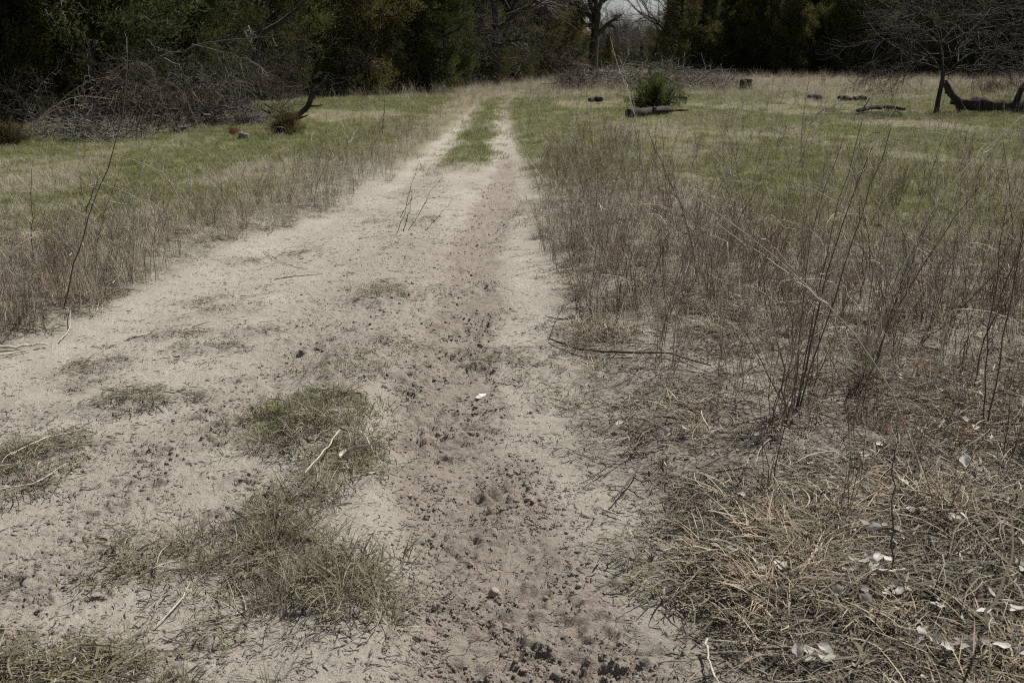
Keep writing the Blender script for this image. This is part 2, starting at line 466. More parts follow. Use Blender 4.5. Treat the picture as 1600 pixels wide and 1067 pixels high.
M['juniper_bush'] = plant_mat('juniper_bush_foliage', [(.045, .06, .018), (.08, .095, .028), (.14, .135, .045)], .45)
M['brown_bush'] = plant_mat('browned_juniper_foliage', [(.075, .058, .026), (.115, .088, .04), (.09, .095, .04)], .4)
M['bark'] = bark_mat('dark_bark', (.028, .023, .019), (.085, .072, .06), 9, .6)
M['twig'] = plant_mat('bare_twig', [(.045, .037, .031), (.08, .068, .058), (.125, .11, .096)], 0, inst=.5)
M['dead'] = plant_mat('grey_dead_branch', [(.06, .053, .046), (.12, .108, .096), (.24, .225, .20)], 0)
M['dead_twig'] = plant_mat('grey_bare_twig', [(.05, .043, .037), (.09, .08, .072), (.16, .15, .135)], 0)
M['brown_twig'] = plant_mat('brown_bare_twig', [(.035, .027, .021), (.062, .05, .041), (.10, .083, .068)], 0, inst=.5)
M['dark_twig'] = plant_mat('dark_bare_twig', [(.022, .018, .015), (.042, .036, .031), (.085, .076, .068)], 0)
M['deadwood'] = bark_mat('weathered_wood', (.12, .105, .09), (.30, .275, .24), 14, .5)
M['darkwood'] = bark_mat('dark_log_bark', (.018, .015, .012), (.075, .063, .052), 10, .9)
M['pale_wood'] = bark_mat('pale_barkless_wood', (.36, .32, .26), (.58, .54, .46), 20, .35)
M['stick'] = bark_mat('brown_stick_bark', (.075, .057, .043), (.16, .125, .098), 40, .4, (1, 1, 1))
M['pale_leaf'] = plant_mat('pale_dead_leaf', [(.46, .43, .38), (.60, .57, .51), (.74, .71, .65)], .35, inst=.9)
M['leaf_bit'] = plant_mat('dull_leaf_fragments', [(.10, .08, .06), (.20, .17, .13), (.50, .47, .42), (.15, .115, .08), (.62, .59, .53)], .1, inst=1.0)
M['clod'] = bark_mat('soil_clod', (.27, .228, .188), (.41, .355, .30), 30, .6, (1, 1, 1), .95, .1)
M['fleck'] = plant_mat('twig_flecks', [(.05, .04, .03), (.09, .075, .058), (.15, .125, .10), (.28, .25, .2)], 0)
M['rock'] = bark_mat('grey_rock', (.11, .105, .098), (.24, .23, .215), 18, .5, (1, 1, 1))
M['rust'] = plant_mat('rusty_dead_sprig', [(.20, .085, .045), (.28, .13, .07), (.15, .07, .04)], .2)
M['bone'] = bark_mat('white_chip', (.62, .58, .51), (.76, .73, .67), 30, .2, (1, 1, 1), .6)
M['seed'] = plant_mat('rust_seed_head', [(.16, .085, .05), (.24, .135, .085), (.30, .2, .14)], .2)

# ------------------------------------------------------------------ ground and track: one height field, split where the sand ends
def build_ground():
    ys = [-12, -8, -5, -3, -1.5, -.5, .3, .9, 1.3, 1.6]
    y = 1.8
    while y < 2600:
        ys.append(y)
        y *= 1 + (0.0031 if y < 8 else 0.006 if y < 18 else 0.010 if y < 60 else 0.04 if y < 300 else .25)
    ys = np.array(ys)
    uo = np.geomspace(.62, 3.5, 26)[1:]
    ui = np.arange(-.62, .6201, .0022)
    us = np.concatenate([-uo[::-1], ui, uo])
    w = np.maximum(ys, 1.5) + 1.0
    X = us[None] * w[:, None]; Y = np.repeat(ys[:, None], len(us), 1)
    x, y = X.ravel(), Y.ravel()
    z = height(x, y)
    sand = sand_mask(x, y)
    pm = patch_mask(x, y)
    ch = churn_mask(x, y)
    _, dm = hoof(x, y)
    sl, sr = edges(x, y)
    fld = np.maximum(sstep(.5, 1.6, sl) * sstep(6.5, 9.5, y), np.maximum(sstep(0, .5, sr) * sstep(11, 16, y), sstep(1.5, 3, sr) * sstep(7.5, 10.5, y)))
    fld = np.maximum(fld, sstep(14, 18, y) * 1.0)
    damp = np.clip(dm + ch * .45 * sstep(.05, .5, fbm(x * 9, y * 9, 101, 3)), 0, 1)
    at_ = dict(sand=sand * (1 - .75 * pm), churn=ch, damp=damp, green=green_mask(x, y), field=fld)
    nr, nc = len(ys), len(us)
    i = np.arange(nr - 1)[:, None] * nc; j = np.arange(nc - 1)[None]
    F = np.stack([i + j, i + j + 1, i + nc + j + 1, i + nc + j], -1).reshape(-1, 4)
    fs = sand[F].mean(1)
    V = np.stack([x, y, z], 1)
    for name, sel, lab, cat in (('dirt_track', fs > .5, 'pale sandy two-rut dirt track running from the foreground to the far trees', 'dirt track'),
                                ('ground', fs <= .5, 'rough ground of the clearing on both sides of the sandy track', 'ground')):
        f = F[sel]
        idx, inv = np.unique(f, return_inverse=True)
        mb = MB(); mb.add(V[idx], inv.reshape(-1, 4))
        me = mb.mesh(name, M['ground'])
        for k, a in at_.items():
            q = me.attributes.new(k, 'FLOAT', 'POINT'); q.data.foreach_set('value', a[idx].astype(np.float32))
        setp(obj(name, me), lab, cat, kind='structure')
build_ground()

# ------------------------------------------------------------------ scattering of uncountable plants (geometry-node instances)
_srcs = {}
def source(key, meshes):
    col = bpy.data.collections.new(key + '_source')
    for k, me in enumerate(meshes):
        o = bpy.data.objects.new('%s_%02d' % (key, k), me); col.objects.link(o)
    _srcs[key] = (col, len(meshes))
def scatter(name, key, x, y, scl, label, cat, tilt=.12, sink=0.0, zoff=None, kind='stuff', flat=None):
    col, nv = _srcs[key]
    n = len(x)
    z = height(x, y) - sink * scl
    if zoff is not None: z = z + zoff
    me = bpy.data.meshes.new(name)
    me.vertices.add(n); me.vertices.foreach_set('co', np.stack([x, y, z], 1).astype(np.float32).ravel())
    rot = np.stack([rng.normal(scale=tilt, size=n), rng.normal(scale=tilt, size=n), rng.uniform(0, 2 * math.pi, n)], 1)
    a = me.attributes.new('rot', 'FLOAT_VECTOR', 'POINT'); a.data.foreach_set('vector', rot.astype(np.float32).ravel())
    a = me.attributes.new('scl', 'FLOAT', 'POINT'); a.data.foreach_set('value', np.asarray(scl, np.float32))
    a = me.attributes.new('pick', 'INT', 'POINT'); a.data.foreach_set('value', rng.integers(0, nv, n).astype(np.int32))
    o = obj(name, me); setp(o, label, cat, kind=kind)
    ng = bpy.data.node_groups.new(name + '_scatter', 'GeometryNodeTree')
    ng.interface.new_socket('Geometry', in_out='INPUT', socket_type='NodeSocketGeometry')
    ng.interface.new_socket('Geometry', in_out='OUTPUT', socket_type='NodeSocketGeometry')
    N = ng.nodes.new; L = ng.links.new
    gi, go = N('NodeGroupInput'), N('NodeGroupOutput')
    ci = N('GeometryNodeCollectionInfo'); ci.inputs['Collection'].default_value = col
    ci.inputs['Separate Children'].default_value = True; ci.inputs['Reset Children'].default_value = True
    def named(nm, t):
        q = N('GeometryNodeInputNamedAttribute'); q.data_type = t; q.inputs['Name'].default_value = nm
        return next(s for s in q.outputs if s.enabled and s.name == 'Attribute')
    iop = N('GeometryNodeInstanceOnPoints'); iop.inputs['Pick Instance'].default_value = True
    er = N('FunctionNodeEulerToRotation')
    L(gi.outputs[0], iop.inputs['Points']); L(ci.outputs[0], iop.inputs['Instance'])
    L(named('pick', 'INT'), iop.inputs['Instance Index'])
    L(named('rot', 'FLOAT_VECTOR'), er.inputs[0]); L(er.outputs[0], iop.inputs['Rotation'])
    L(named('scl', 'FLOAT'), iop.inputs['Scale'])
    L(iop.outputs[0], go.inputs[0])
    md = o.modifiers.new('scatter', 'NODES'); md.node_group = ng
    return o
def sample(n, y0, y1, p, mask, u=.66, thr=None):
    """n candidates with area density ~ y^-(p+1), kept with probability mask(x, y)"""
    q = rng.random(n)
    if abs(p - 1) < 1e-6: y = y0 * (y1 / y0) ** q
    else: y = (y0 ** (1 - p) + q * (y1 ** (1 - p) - y0 ** (1 - p))) ** (1 / (1 - p))
    x = rng.uniform(-u, u, n) * (y + .8)
    k = rng.random(n) < np.clip(mask(x, y), 0, 1)
    return x[k], y[k]

def v_weed(n_stem, hgt, spread, r0, twigs, mat, droop=.15):
    mb = MB()
    for _ in range(n_stem):
        a = random.uniform(0, 6.283); b = random.uniform(0, spread * .3)
        base = np.array([math.cos(a) * b, math.sin(a) * b, -.02])
        h = hgt * random.uniform(.55, 1.1); lean = random.uniform(.05, .45)
        a2 = a + random.uniform(-.9, .9)
        top = base + np.array([math.cos(a2) * lean * h, math.sin(a2) * lean * h, h])
        bow = np.array([math.cos(a2), math.sin(a2), 0]) * -droop * h * random.uniform(0, 1)
        p = curve_pts(base, top, 6, bow, h * .012)
        r = np.linspace(r0, r0 * .4, 6) * random.uniform(.7, 1.2)
        tube(mb, p, r, 3)
        for _ in range(random.randint(*twigs)):
            t = random.uniform(.3, .97); q = p[0] + (p[-1] - p[0]) * t
            k = min(4, int(t * 5)); q = p[k] + (p[k + 1] - p[k]) * (t * 5 - k)
            a3 = random.uniform(0, 6.283); l = h * random.uniform(.08, .26) * (1.2 - t * .6)
            e = q + np.array([math.cos(a3) * l * .6, math.sin(a3) * l * .6, l * random.uniform(.4, .95)])
            tube(mb, curve_pts(q, e, 3, (0, 0, -.02 * h), h * .006), np.linspace(r0 * .5, r0 * .3, 3), 3)
            if random.random() < .35:
                strip(mb, curve_pts(e, e + rng.normal(scale=.012, size=3), 2), .004)
    return mb.mesh('weed', M[mat])
def v_blades(n, hgt, rad, width, lean, mat, curl=.3, seg=4, lo=.5):
    mb = MB()
    for _ in range(n):
        a = random.uniform(0, 6.283); b = rad * math.sqrt(random.random())
        base = np.array([math.cos(a) * b, math.sin(a) * b, -.008])
        a2 = a + random.uniform(-1.4, 1.4)
        h = hgt * random.uniform(lo, 1.1); ln = random.uniform(*lean)
        d = np.array([math.cos(a2), math.sin(a2), 0])
        t = np.linspace(0, 1, seg + 1)[:, None]
        c = random.uniform(.2, 1) * curl
        p = base + d * (ln * h * t + c * h * t * t) + np.array([0, 0, 1.]) * h * (t - c * .75 * t * t) * math.sqrt(max(.05, 1 - min(.93, ln) ** 2))
        p[:, 2] = np.maximum(p[:, 2], -.006)
        w = width * random.uniform(.6, 1.3) * (1 - t[:, 0] ** 2 * .85)
        strip(mb, p, w, np.array([-d[1], d[0], random.uniform(-.5, .5)]))
    return mb.mesh('blades', M[mat])
def v_mat(n, length, rad, width, lift, mat, curl=.5, seg=4):
    """matted pieces lying on each other"""
    mb = MB()
    for _ in range(n):
        a = random.uniform(0, 6.283); b = rad * math.sqrt(random.random())
        a2 = random.uniform(0, 6.283); l = length * (.25 + random.expovariate(1.9))
        t = np.linspace(-.5, .5, seg + 1)[:, None]
        d = np.array([math.cos(a2), math.sin(a2), 0]); s = np.array([-d[1], d[0], 0])
        z0 = abs(random.gauss(0, lift)); k = random.gauss(0, curl)
        p = np.array([math.cos(a) * b, math.sin(a) * b, z0]) + d * l * t + s * (k * l * (t * t * 4 - .3) * .25) + np.array([0, 0, 1.]) * (l * random.gauss(0, .13) * t + l * random.uniform(-.02, .10) * (1 - 4 * t * t))
        p[:, 2] = np.maximum(p[:, 2], .001)
        w = width * random.choice((.5, .7, .9, 1.2, 1.9)) * (1 - 1.6 * t[:, 0] ** 2)
        strip(mb, p, w, s + np.array([0, 0, random.gauss(0, .7)]))
    return mb.mesh('mat', M[mat])

source('fine_weed', [v_weed(random.randint(4, 7), .40, .12, .0017, (4, 9), 'weed') for _ in range(6)])
source('tall_weed', [v_weed(random.randint(2, 4), .62, .10, .0026, (6, 12), 'weed_grey') for _ in range(5)])
source('green_grass', [v_blades(34, .07, .09, .0042, (.1, .9), 'green', .5) for _ in range(5)])
source('straw_tuft', [v_blades(26, .17, .07, .0034, (.1, .8), 'straw', .5) for _ in range(5)])
source('straw_tall', [v_blades(11, .38, .05, .003, (.05, .5), 'straw', .35, 5) for _ in range(5)])
source('tan_tuft', [v_blades(24, .13, .07, .0046, (.2, .95), 'tan', .9, 5, .3) for _ in range(5)])
source('litter_mat', [v_mat(46, .075, .12, .0032, .013, 'litter', .4) for _ in range(6)])
source('straw_mat', [v_mat(9, .13, .12, .0036, .025, 'straw', .45, 5) for _ in range(5)])
source('olive_mat', [v_mat(30, .075, .09, .0036, .012, 'olive', .4) for _ in range(5)])
source('olive_tuft', [v_blades(26, .12, .06, .0038, (.3, .97), 'olive', .9, 5, .3) for _ in range(5)])
source('sprig', [v_blades(26, .055, .05, .0034, (.1, .9), 'green', .6) for _ in range(3)])
def v_fleck():
    mb = MB()
    for _ in range(random.randint(2, 5)):
        c = rng.normal(scale=.03, size=3); c[2] = .002
        a = random.uniform(0, 6.283); l = random.uniform(.006, .034)
        d = np.array([math.cos(a) * l, math.sin(a) * l, random.uniform(-.002, .004)])
        tube(mb, curve_pts(c - d * .5, c + d * .5, 3, rng.normal(scale=.002, size=3) * [1, 1, .3]), [.0012, .0017, .001], 3)
    return mb.mesh('fleck', M['fleck'])
source('fleck', [v_fleck() for _ in range(6)])
x, y = None, None
def v_debris():
    mb = MB()
    for _ in range(random.randint(2, 5)):
        c = rng.normal(scale=.06, size=3); c[2] = random.uniform(.002, .012)
        a = random.uniform(0, 6.283); l = random.uniform(.03, .16)
        d = np.array([math.cos(a) * l, math.sin(a) * l, random.uniform(-.01, .03)])
        tube(mb, curve_pts(c - d * .5, c + d * .5, 5, rng.normal(scale=.010, size=3) * [1, 1, .4], .002), np.linspace(.0026, .0012, 5), 4)
    return mb.mesh('debris', M['fleck'])
source('debris', [v_debris() for _ in range(6)])
def v_clod(k):
    mb = MB(); lump(mb, (0, 0, .2), (1, .8, .62), 2, .55, 1.7, k); return mb.mesh('clod', M['clod'])
source('clod', [v_clod(k) for k in range(6)])

def off_track(x, y):
    return 1 - sand_mask(x, y)
# green turf and straw of the clearing
x, y = sample(72000, 6.5, 68, .55, lambda x, y: green_mask(x, y) * (1 - .92 * sand_mask(x, y)))
scatter('green_grass', 'green_grass', x, y, rng.uniform(.7, 1.3, len(x)) * (1 + y / 45), 'short green grass covering the clearing beyond the dry weeds', 'grass')
x, y = sample(40000, 7, 95, .5, lambda x, y: off_track(x, y) * (1 - .72 * green_mask(x, y)) * (.35 + .65 * sstep(-.2, .4, fbm(x * .7, y * .3, 120, 3))) * sstep(7, 10, y))
scatter('straw_grass', 'straw_tuft', x, y, rng.uniform(.6, 1.25, len(x)) * (.75 + y / 55), 'tufts of bleached straw grass dotted over the clearing', 'dry grass')
x, y = sample(26000, 34, 125, .2, lambda x, y: off_track(x, y) * sstep(36, 52, y) * (.3 + .7 * sstep(-.2, .3, fbm(x * .3, y * .2, 190, 3))))
scatter('far_dry_grass', 'straw_tall', x, y, rng.uniform(.8, 1.7, len(x)) * (1 + y / 120), 'tall dull dry grass along the foot of the far woods', 'dry grass')
x, y = sample(9000, 16, 100, .3, lambda x, y: off_track(x, y) * sstep(18, 24, y) * .5 * sstep(-.1, .3, fbm(x * .5, y * .25, 195, 3)))
scatter('far_weeds', 'tall_weed', x, y, rng.uniform(.5, 1.0, len(x)) * (1 + y / 90), 'scattered brown weeds over the far half of the clearing', 'dry weeds')
# weeds left and right
x, y = sample(60000, 4, 32, .8, lambda x, y: weed_left(x, y) * .11)
scatter('roadside_weeds', 'fine_weed', x, y, rng.uniform(.6, 1.2, len(x)), 'thin reddish-brown weeds lining the left edge of the track', 'dry weeds')
x, y = sample(75000, 3.2, 26, .75, lambda x, y: weed_right(x, y) * .17)
scatter('thicket_weeds', 'fine_weed', x, y, rng.uniform(.35, 1.45, len(x)), 'thin reddish-brown weeds massed in the thicket right of the track', 'dry weeds')
x, y = sample(16000, 3.8, 24, .8, lambda x, y: weed_right(x, y) * .22)
scatter('thicket_stalks', 'tall_weed', x, y, rng.uniform(.6, 1.25, len(x)), 'grey bare weed stalks rising through the right thicket', 'dry weeds')
x, y = sample(16000, 4.2, 22, .8, lambda x, y: weed_left(x, y) * .26)
scatter('roadside_stalks', 'tall_weed', x, y, rng.uniform(.5, 1.0, len(x)), 'grey bare weed stalks along the left edge of the track', 'dry weeds')
x, y = sample(16000, 4.5, 30, .8, lambda x, y: np.maximum(weed_left(x, y) * .75, weed_right(x, y) * .30 + .05 * (x > _wr(y))))
scatter('dead_grass', 'straw_tall', x, y, rng.uniform(.6, 1.2, len(x)), 'tall bleached grass blades standing among the dry weeds', 'dry grass')
# litter under the weeds and over the near right ground
def litter_m(x, y):
    sl, sr = edges(x, y)
    m = np.maximum(sstep(-.10, .35, sr), sstep(-.08, .12, sl)) * (1 - sstep(9, 15, y))
    bare = sstep(-.05, .32, fbm(x * 1.3, y * 1.3, 130, 3)) * (.55 + .33 * sstep(3.6, 4.6, y))
    return m * (1 - bare) * (.3 + .7 * sstep(-.35, .25, fbm(x * 4, y * 4, 133, 3)))
x, y = sample(19000, 1.9, 15, 1.0, litter_m)
scatter('ground_litter', 'litter_mat', x, y, rng.uniform(.6, 1.25, len(x)), 'matted grey-brown grass litter covering the ground beside the track', 'litter', tilt=.15)
x, y = sample(10000, 1.9, 14, 1.0, lambda x, y: litter_m(x, y) * .6)
scatter('straw_litter', 'straw_mat', x, y, rng.uniform(.5, 1.2, len(x)), 'loose pale straw strewn over the litter beside the track', 'straw', tilt=.15)
x, y = sample(12000, 1.9, 13, 1.0, lambda x, y: litter_m(x, y) * sstep(.0, .4, fbm(x * 1.6, y * 1.6, 140, 3)) * 1.0)
scatter('curled_grass', 'tan_tuft', x, y, rng.uniform(.5, 1.2, len(x)), 'low curled tan grass tufts in the litter right of the track', 'dry grass')
x, y = sample(7000, 1.9, 12, 1.0, lambda x, y: litter_m(x, y) * sstep(.1, .5, fbm(x * 1.3, y * 1.3, 150, 3)) * .7)
scatter('green_sprigs', 'sprig', x, y, rng.uniform(.4, .9, len(x)), 'sparse green sprigs pushing through the litter', 'grass')
# matted plants on the sand
x, y = sample(70000, 1.9, 13, 1.0, lambda x, y: patch_mask(x, y) ** 1.5 * sand_mask(x, y) * .20)
scatter('matted_plants', 'olive_mat', x, y, rng.uniform(.45, 1.05, len(x)), 'flattened olive-grey plants matted in patches on the sand', 'ground cover', tilt=.15)
x, y = sample(22000, 1.9, 9, 1.0, lambda x, y: patch_mask(x, y) ** 2 * sand_mask(x, y) * .30)
scatter('matted_straw', 'straw_mat', x, y, rng.uniform(.35, .8, len(x)), 'pale straws lying across the matted plants on the sand', 'straw', tilt=.2)
def core_m(x, y):
    c = np.zeros_like(x)
    for px_, py_, sx, sy, a_ in ((480, 668, .30, .28, 1), (430, 810, .22, .2, .8), (420, 880, .30, .22, 1), (510, 940, .26, .2, 1), (120, 1050, .35, .15, .9), (45, 725, .22, .2, .7), (560, 580, .2, .25, .5), (600, 466, .2, .25, .5), (540, 735, .16, .16, .8)):
        cx_, cy_ = G(px_, py_); c = np.maximum(c, a_ * np.exp(-((x - cx_) / sx) ** 2 - ((y - cy_) / sy) ** 2))
    return c * sstep(-.35, .35, fbm(x * 6, y * 6, 180, 3))
x, y = sample(30000, 1.9, 9, 1.0, lambda x, y: core_m(x, y) * .30, u=.6)
scatter('piled_grass', 'olive_tuft', x, y, rng.uniform(.5, 1.05, len(x)), 'raised flattened grass piled on the patches mid-track', 'grass', tilt=.35)
x, y = sample(9000, 1.9, 9, 1.0, lambda x, y: core_m(x, y) * .55, u=.6)
scatter('piled_straw', 'straw_tuft', x, y, rng.uniform(.4, .8, len(x)), 'dry straw blades tangled in the grass piled mid-track', 'dry grass', tilt=.6)
gx, gy = G(465, 655); g2 = G(540, 735)
x, y = sample(60000, 3.2, 5, 1.0, lambda x, y: np.maximum(np.exp(-((x - gx) / .22) ** 2 - ((y - gy) / .22) ** 2), .6 * np.exp(-((x - g2[0]) / .12) ** 2 - ((y - g2[1]) / .14) ** 2)) * .14, u=.4)
scatter('green_tuft', 'sprig', x, y, rng.uniform(.5, 1.0, len(x)), 'fresh green tuft in the matted plants mid-track', 'grass')
def bare_right(x, y):
    sl, sr = edges(x, y)
    return np.maximum(sstep(-.1, .4, sr), .5 * sstep(-.1, .2, sl)) * (1 - sstep(9, 12, y))
x, y = sample(6500, 1.9, 12, 1.0, lambda x, y: bare_right(x, y) * .8)
scatter('twig_debris', 'debris', x, y, rng.uniform(.5, 1.2, len(x)), 'broken dark twigs littering the soil beside the track', 'litter', tilt=.08)
x, y = sample(16000, 1.9, 12, 1.0, lambda x, y: bare_right(x, y) * .8)
scatter('soil_flecks', 'fleck', x, y, rng.uniform(.6, 1.6, len(x)), 'fine dark crumbs of litter on the soil beside the track', 'litter', tilt=.08)
x, y = sample(3000, 2.0, 14, 1.0, lambda x, y: sand_mask(x, y) * (.10 + .5 * patch_mask(x, y) + .2 * sstep(0, .5, fbm(x * 1.5, y * 1.5, 170, 3))), u=.6)
scatter('track_twigs', 'debris', x, y, rng.uniform(.35, .8, len(x)), 'thin broken twigs strewn over the sandy track', 'litter', tilt=.05)
def near_hoof(x, y):
    m = np.zeros_like(x)
    for cx, cy, r, s, a in _H:
        m = np.maximum(m, np.exp(-(((x - cx) / (r * 2.6)) ** 2 + ((y - cy) / (r * 2.6)) ** 2)))
    return m * sstep(-.2, .4, fbm(x * 14, y * 14, 165, 2))
# crumbs of soil and twig flecks
x, y = sample(230000, 1.9, 14, 1.0, lambda x, y: np.clip(churn_mask(x, y) ** 1.2 * sstep(-.25, .4, fbm(x * 6, y * 6, 160, 3)) + .8 * near_hoof(x, y), 0, 1) * .9, u=.6)
sz = .0030 + .008 * rng.random(len(x)) ** 5 + .009 * rng.random(len(x)) ** 60
scatter('soil_clods', 'clod', x, y, sz * (1 + y * .02), 'crumbled soil clods churned up in the wheel rut', 'soil', tilt=.6, sink=.3)
x, y = sample(65000, 1.9, 16, 1.0, lambda x, y: sand_mask(x, y) * (.16 + .4 * sstep(-.1, .5, fbm(x * 1.5, y * 1.5, 170, 3)) + .5 * patch_mask(x, y)), u=.6)
scatter('twig_flecks', 'fleck', x, y, rng.uniform(.5, 1.3, len(x)), 'tiny dark twig flecks sprinkled over the sand', 'litter', tilt=.05)

# ------------------------------------------------------------------ trees
def nrm(v): return v / (np.linalg.norm(v) + 1e-9)
def leaf_cloud(mb, cen, dr, m, ln, wd, spread, rnd=.75):
    """m pointed leaf pieces round each centre"""
    n = len(cen) * m
    c = np.repeat(cen, m, 0) + rng.normal(scale=spread, size=(n, 3))
    d = np.repeat(dr, m, 0) + rng.normal(scale=rnd, size=(n, 3))
    d /= np.linalg.norm(d, axis=1)[:, None]
    s = np.cross(d, rng.normal(size=(n, 3))); s /= np.linalg.norm(s, axis=1)[:, None] + 1e-9
    l = rng.uniform(*ln, n)[:, None]; w = rng.uniform(*wd, n)[:, None]
    v = np.stack([c - s * w * .5, c + s * w * .5, c + d * l], 1).reshape(-1, 3)
    mb.add(v, np.arange(3 * n).reshape(-1, 3))
def juniper(H, R0, nl, sp, gap, leaf=1.0, mat='juniper', m=12):
    tb, cb = MB(), MB()
    t = np.linspace(0, 1, 9)
    tr = np.stack([.12 * R0 * np.sin(t * 3 + random.random() * 6) * t, .12 * R0 * np.sin(t * 4 + random.random() * 6) * t, t * H - .1], 1)
    tube(tb, tr, (.009 * H + .03) * (1 - .92 * t), 7)
    cen, dr = [], []
    for k in range(nl):
        q = gap + (1 - gap) * (k + random.random()) / nl * .98
        p0 = np.array([np.interp(q, t, tr[:, i]) for i in range(3)])
        a = k * 2.4 + random.uniform(-.5, .5); e = random.uniform(.1, .75) + .35 * q
        prof = (1 - q) ** .62 * (.75 + .5 * min(1, (q + .12) / .35)) * random.uniform(.6, 1.15)
        L = R0 * prof + .15
        d = np.array([math.cos(a) * math.cos(e), math.sin(a) * math.cos(e), math.sin(e)])
        p = curve_pts(p0, p0 + d * L, 5, (0, 0, -.08 * L), .03 * L)
        tube(tb, p, np.linspace(.010 * H * (1 - q) + .012, .006, 5), 4)
        n = max(4, int(sp * (.4 + L / R0)))
        u = rng.uniform(.22, 1.05, n) ** .8
        pp = np.stack([np.interp(u, np.linspace(0, 1, 5), p[:, i]) for i in range(3)], 1)
        pp += rng.normal(scale=.12 * L + .05, size=(n, 3)) * (1.1 - .5 * u)[:, None]
        cen.append(pp); dr.append(np.repeat((d + [0, 0, .5])[None], n, 0))
    cen = np.concatenate(cen); dr = np.concatenate(dr)
    cen[:, 2] = np.maximum(cen[:, 2], .08)
    leaf_cloud(cb, cen, dr, m, (.07 * leaf, .19 * leaf), (.018 * leaf, .042 * leaf), .085 * leaf)
    return tb.mesh('trunk', M['bark']), cb.mesh('crown', M[mat], False)
def grow(mbs, p0, d, L, r, lvl, maxl, nch, wig=.22, up=.06, split=1, ang=(.5, 1.1), shrink=(.5, .8)):
    n = 7 if lvl < 2 else 5
    P = [np.asarray(p0, float)]; d = nrm(np.asarray(d, float))
    for _ in range(n - 1):
        d = nrm(d + rng.normal(scale=wig, size=3) + [0, 0, up])
        P.append(P[-1] + d * L / (n - 1))
    P = np.array(P)
    branch_on(mbs, P, r, lvl, maxl, nch, wig, up, split, ang, shrink, L)
def branch_on(mbs, P, r, lvl, maxl, nch, wig=.22, up=.06, split=1, ang=(.5, 1.1), shrink=(.5, .8), L=None, t0=.25):
    n = len(P)
    if L is None: L = float(np.linalg.norm(np.diff(P, axis=0), axis=1).sum())
    rr = np.linspace(r, max(r * .42, .003), n)
    tube(mbs[0 if lvl <= split else 1], P, rr, 6 if lvl == 0 else 4 if lvl < 3 else 3)
    if lvl >= maxl: return
    for k in range(nch[min(lvl, len(nch) - 1)]):
        t = t0 + (1 - t0) * random.random() ** .8
        i = min(n - 2, int(t * (n - 1))); f = t * (n - 1) - i
        q = P[i] * (1 - f) + P[i + 1] * f
        tg = nrm(P[i + 1] - P[i])
        sd = nrm(np.cross(tg, rng.normal(size=3)))
        a = random.uniform(*ang)
        grow(mbs, q, tg * math.cos(a) + sd * math.sin(a), L * random.uniform(*shrink) * (1.1 - .35 * t), rr[i] * random.uniform(.45, .68), lvl + 1, maxl, nch, wig, up, split, ang, shrink)
def bare_tree(H, r, maxl=4, nch=(7, 6, 6, 5), wig=.24, first=.45):
    mbs = (MB(), MB())
    grow(mbs, (0, 0, -.1), (random.uniform(-.15, .15), random.uniform(-.15, .15), 1), H * .75, r, 0, maxl, nch, wig * .6, .05)
    return mbs[0].mesh('trunk', M['bark']), mbs[1].mesh('crown', M['twig'])
def shrub(H, n, maxl=3):
    mbs = (MB(), MB())
    for _ in range(n):
        a = random.uniform(0, 6.283)
        grow(mbs, (.15 * math.cos(a), .15 * math.sin(a), -.05), (math.cos(a) * .6, math.sin(a) * .6, 1), H * random.uniform(.6, 1), .018, 0, maxl, (5, 5, 4), .3, .02, 0)
    return mbs[0].mesh('stem', M['bark']), mbs[1].mesh('twigs', M['twig'])

JUN = [juniper(random.uniform(8, 10.5), random.uniform(1.9, 2.7), 64, 42, .02, 1.1, 'juniper', 16) for _ in range(4)]
JUNT = [juniper(random.uniform(10, 13), random.uniform(2.2, 2.8), 64, 40, .05, 1.35, 'juniper', 15) for _ in range(3)]
BARE = [bare_tree(random.uniform(9, 12), random.uniform(.14, .2)) for _ in range(3)]
SHR = [shrub(random.uniform(2.2, 3.2), 7) for _ in range(2)]
for _s in SHR: _s[1].materials.clear(); _s[1].materials.append(M['brown_twig'])
def plant(kind, meshes, parts, x, y, rz, sc, label, cat, group=None, sink=.05):
    o = thing(kind, label, cat, (x, y, Z(x, y) - sink), rz, group, sc)
    for nm, me in zip(parts, meshes):
        c = obj(nm, me, o)
        if nm in ('side_twigs', 'twigs'): c['kind'] = 'stuff'
    return o
TC = ('trunk', 'crown')
ORD = ['first', 'second', 'third', 'fourth', 'fifth', 'sixth', 'seventh', 'eighth', 'ninth', 'tenth', 'eleventh', 'twelfth', 'thirteenth', 'fourteenth', 'fifteenth', 'sixteenth']
def depthL(px): return np.interp(px, [-400, 0, 250, 330, 430, 500, 700, 780, 850, 900, 940], [22, 24, 27, 30, 38, 47, 50, 64, 78, 86, 92])
front_left = [('j', 35, 1.5), ('j', 150, 1), ('b', 255, 1), ('j', 300, 2), ('b', 385, 2), ('j', 455, 3), ('j', 570, -1), ('b', 520, 4), ('j', 640, 2), ('j', 697, 0), ('b', 770, 1), ('j', 745, 3), ('j', 805, 2), ('j', 850, 1), ('j', 893, 0)]
kj = kb = 0
for k, (t, px, dd) in enumerate(front_left):
    Y = float(depthL(px)) + dd; x = px_x(px, Y)
    if t == 'j':
        kj += 1
        plant('juniper_tree', JUN[k % 4], TC, x, Y, random.uniform(0, 6.28), random.uniform(.85, 1.1) * (.8 if px > 700 else 1), '%s olive-green juniper from the left along the near edge of the left wood' % ORD[kj - 1], 'tree', 'junipers edging the left wood')
    else:
        kb += 1
        plant('bare_tree', BARE[k % 3], TC, x, Y, random.uniform(0, 6.28), random.uniform(.9, 1.15), '%s leafless tree from the left along the edge of the left wood' % ORD[kb - 1], 'tree', 'leafless trees edging the left wood')
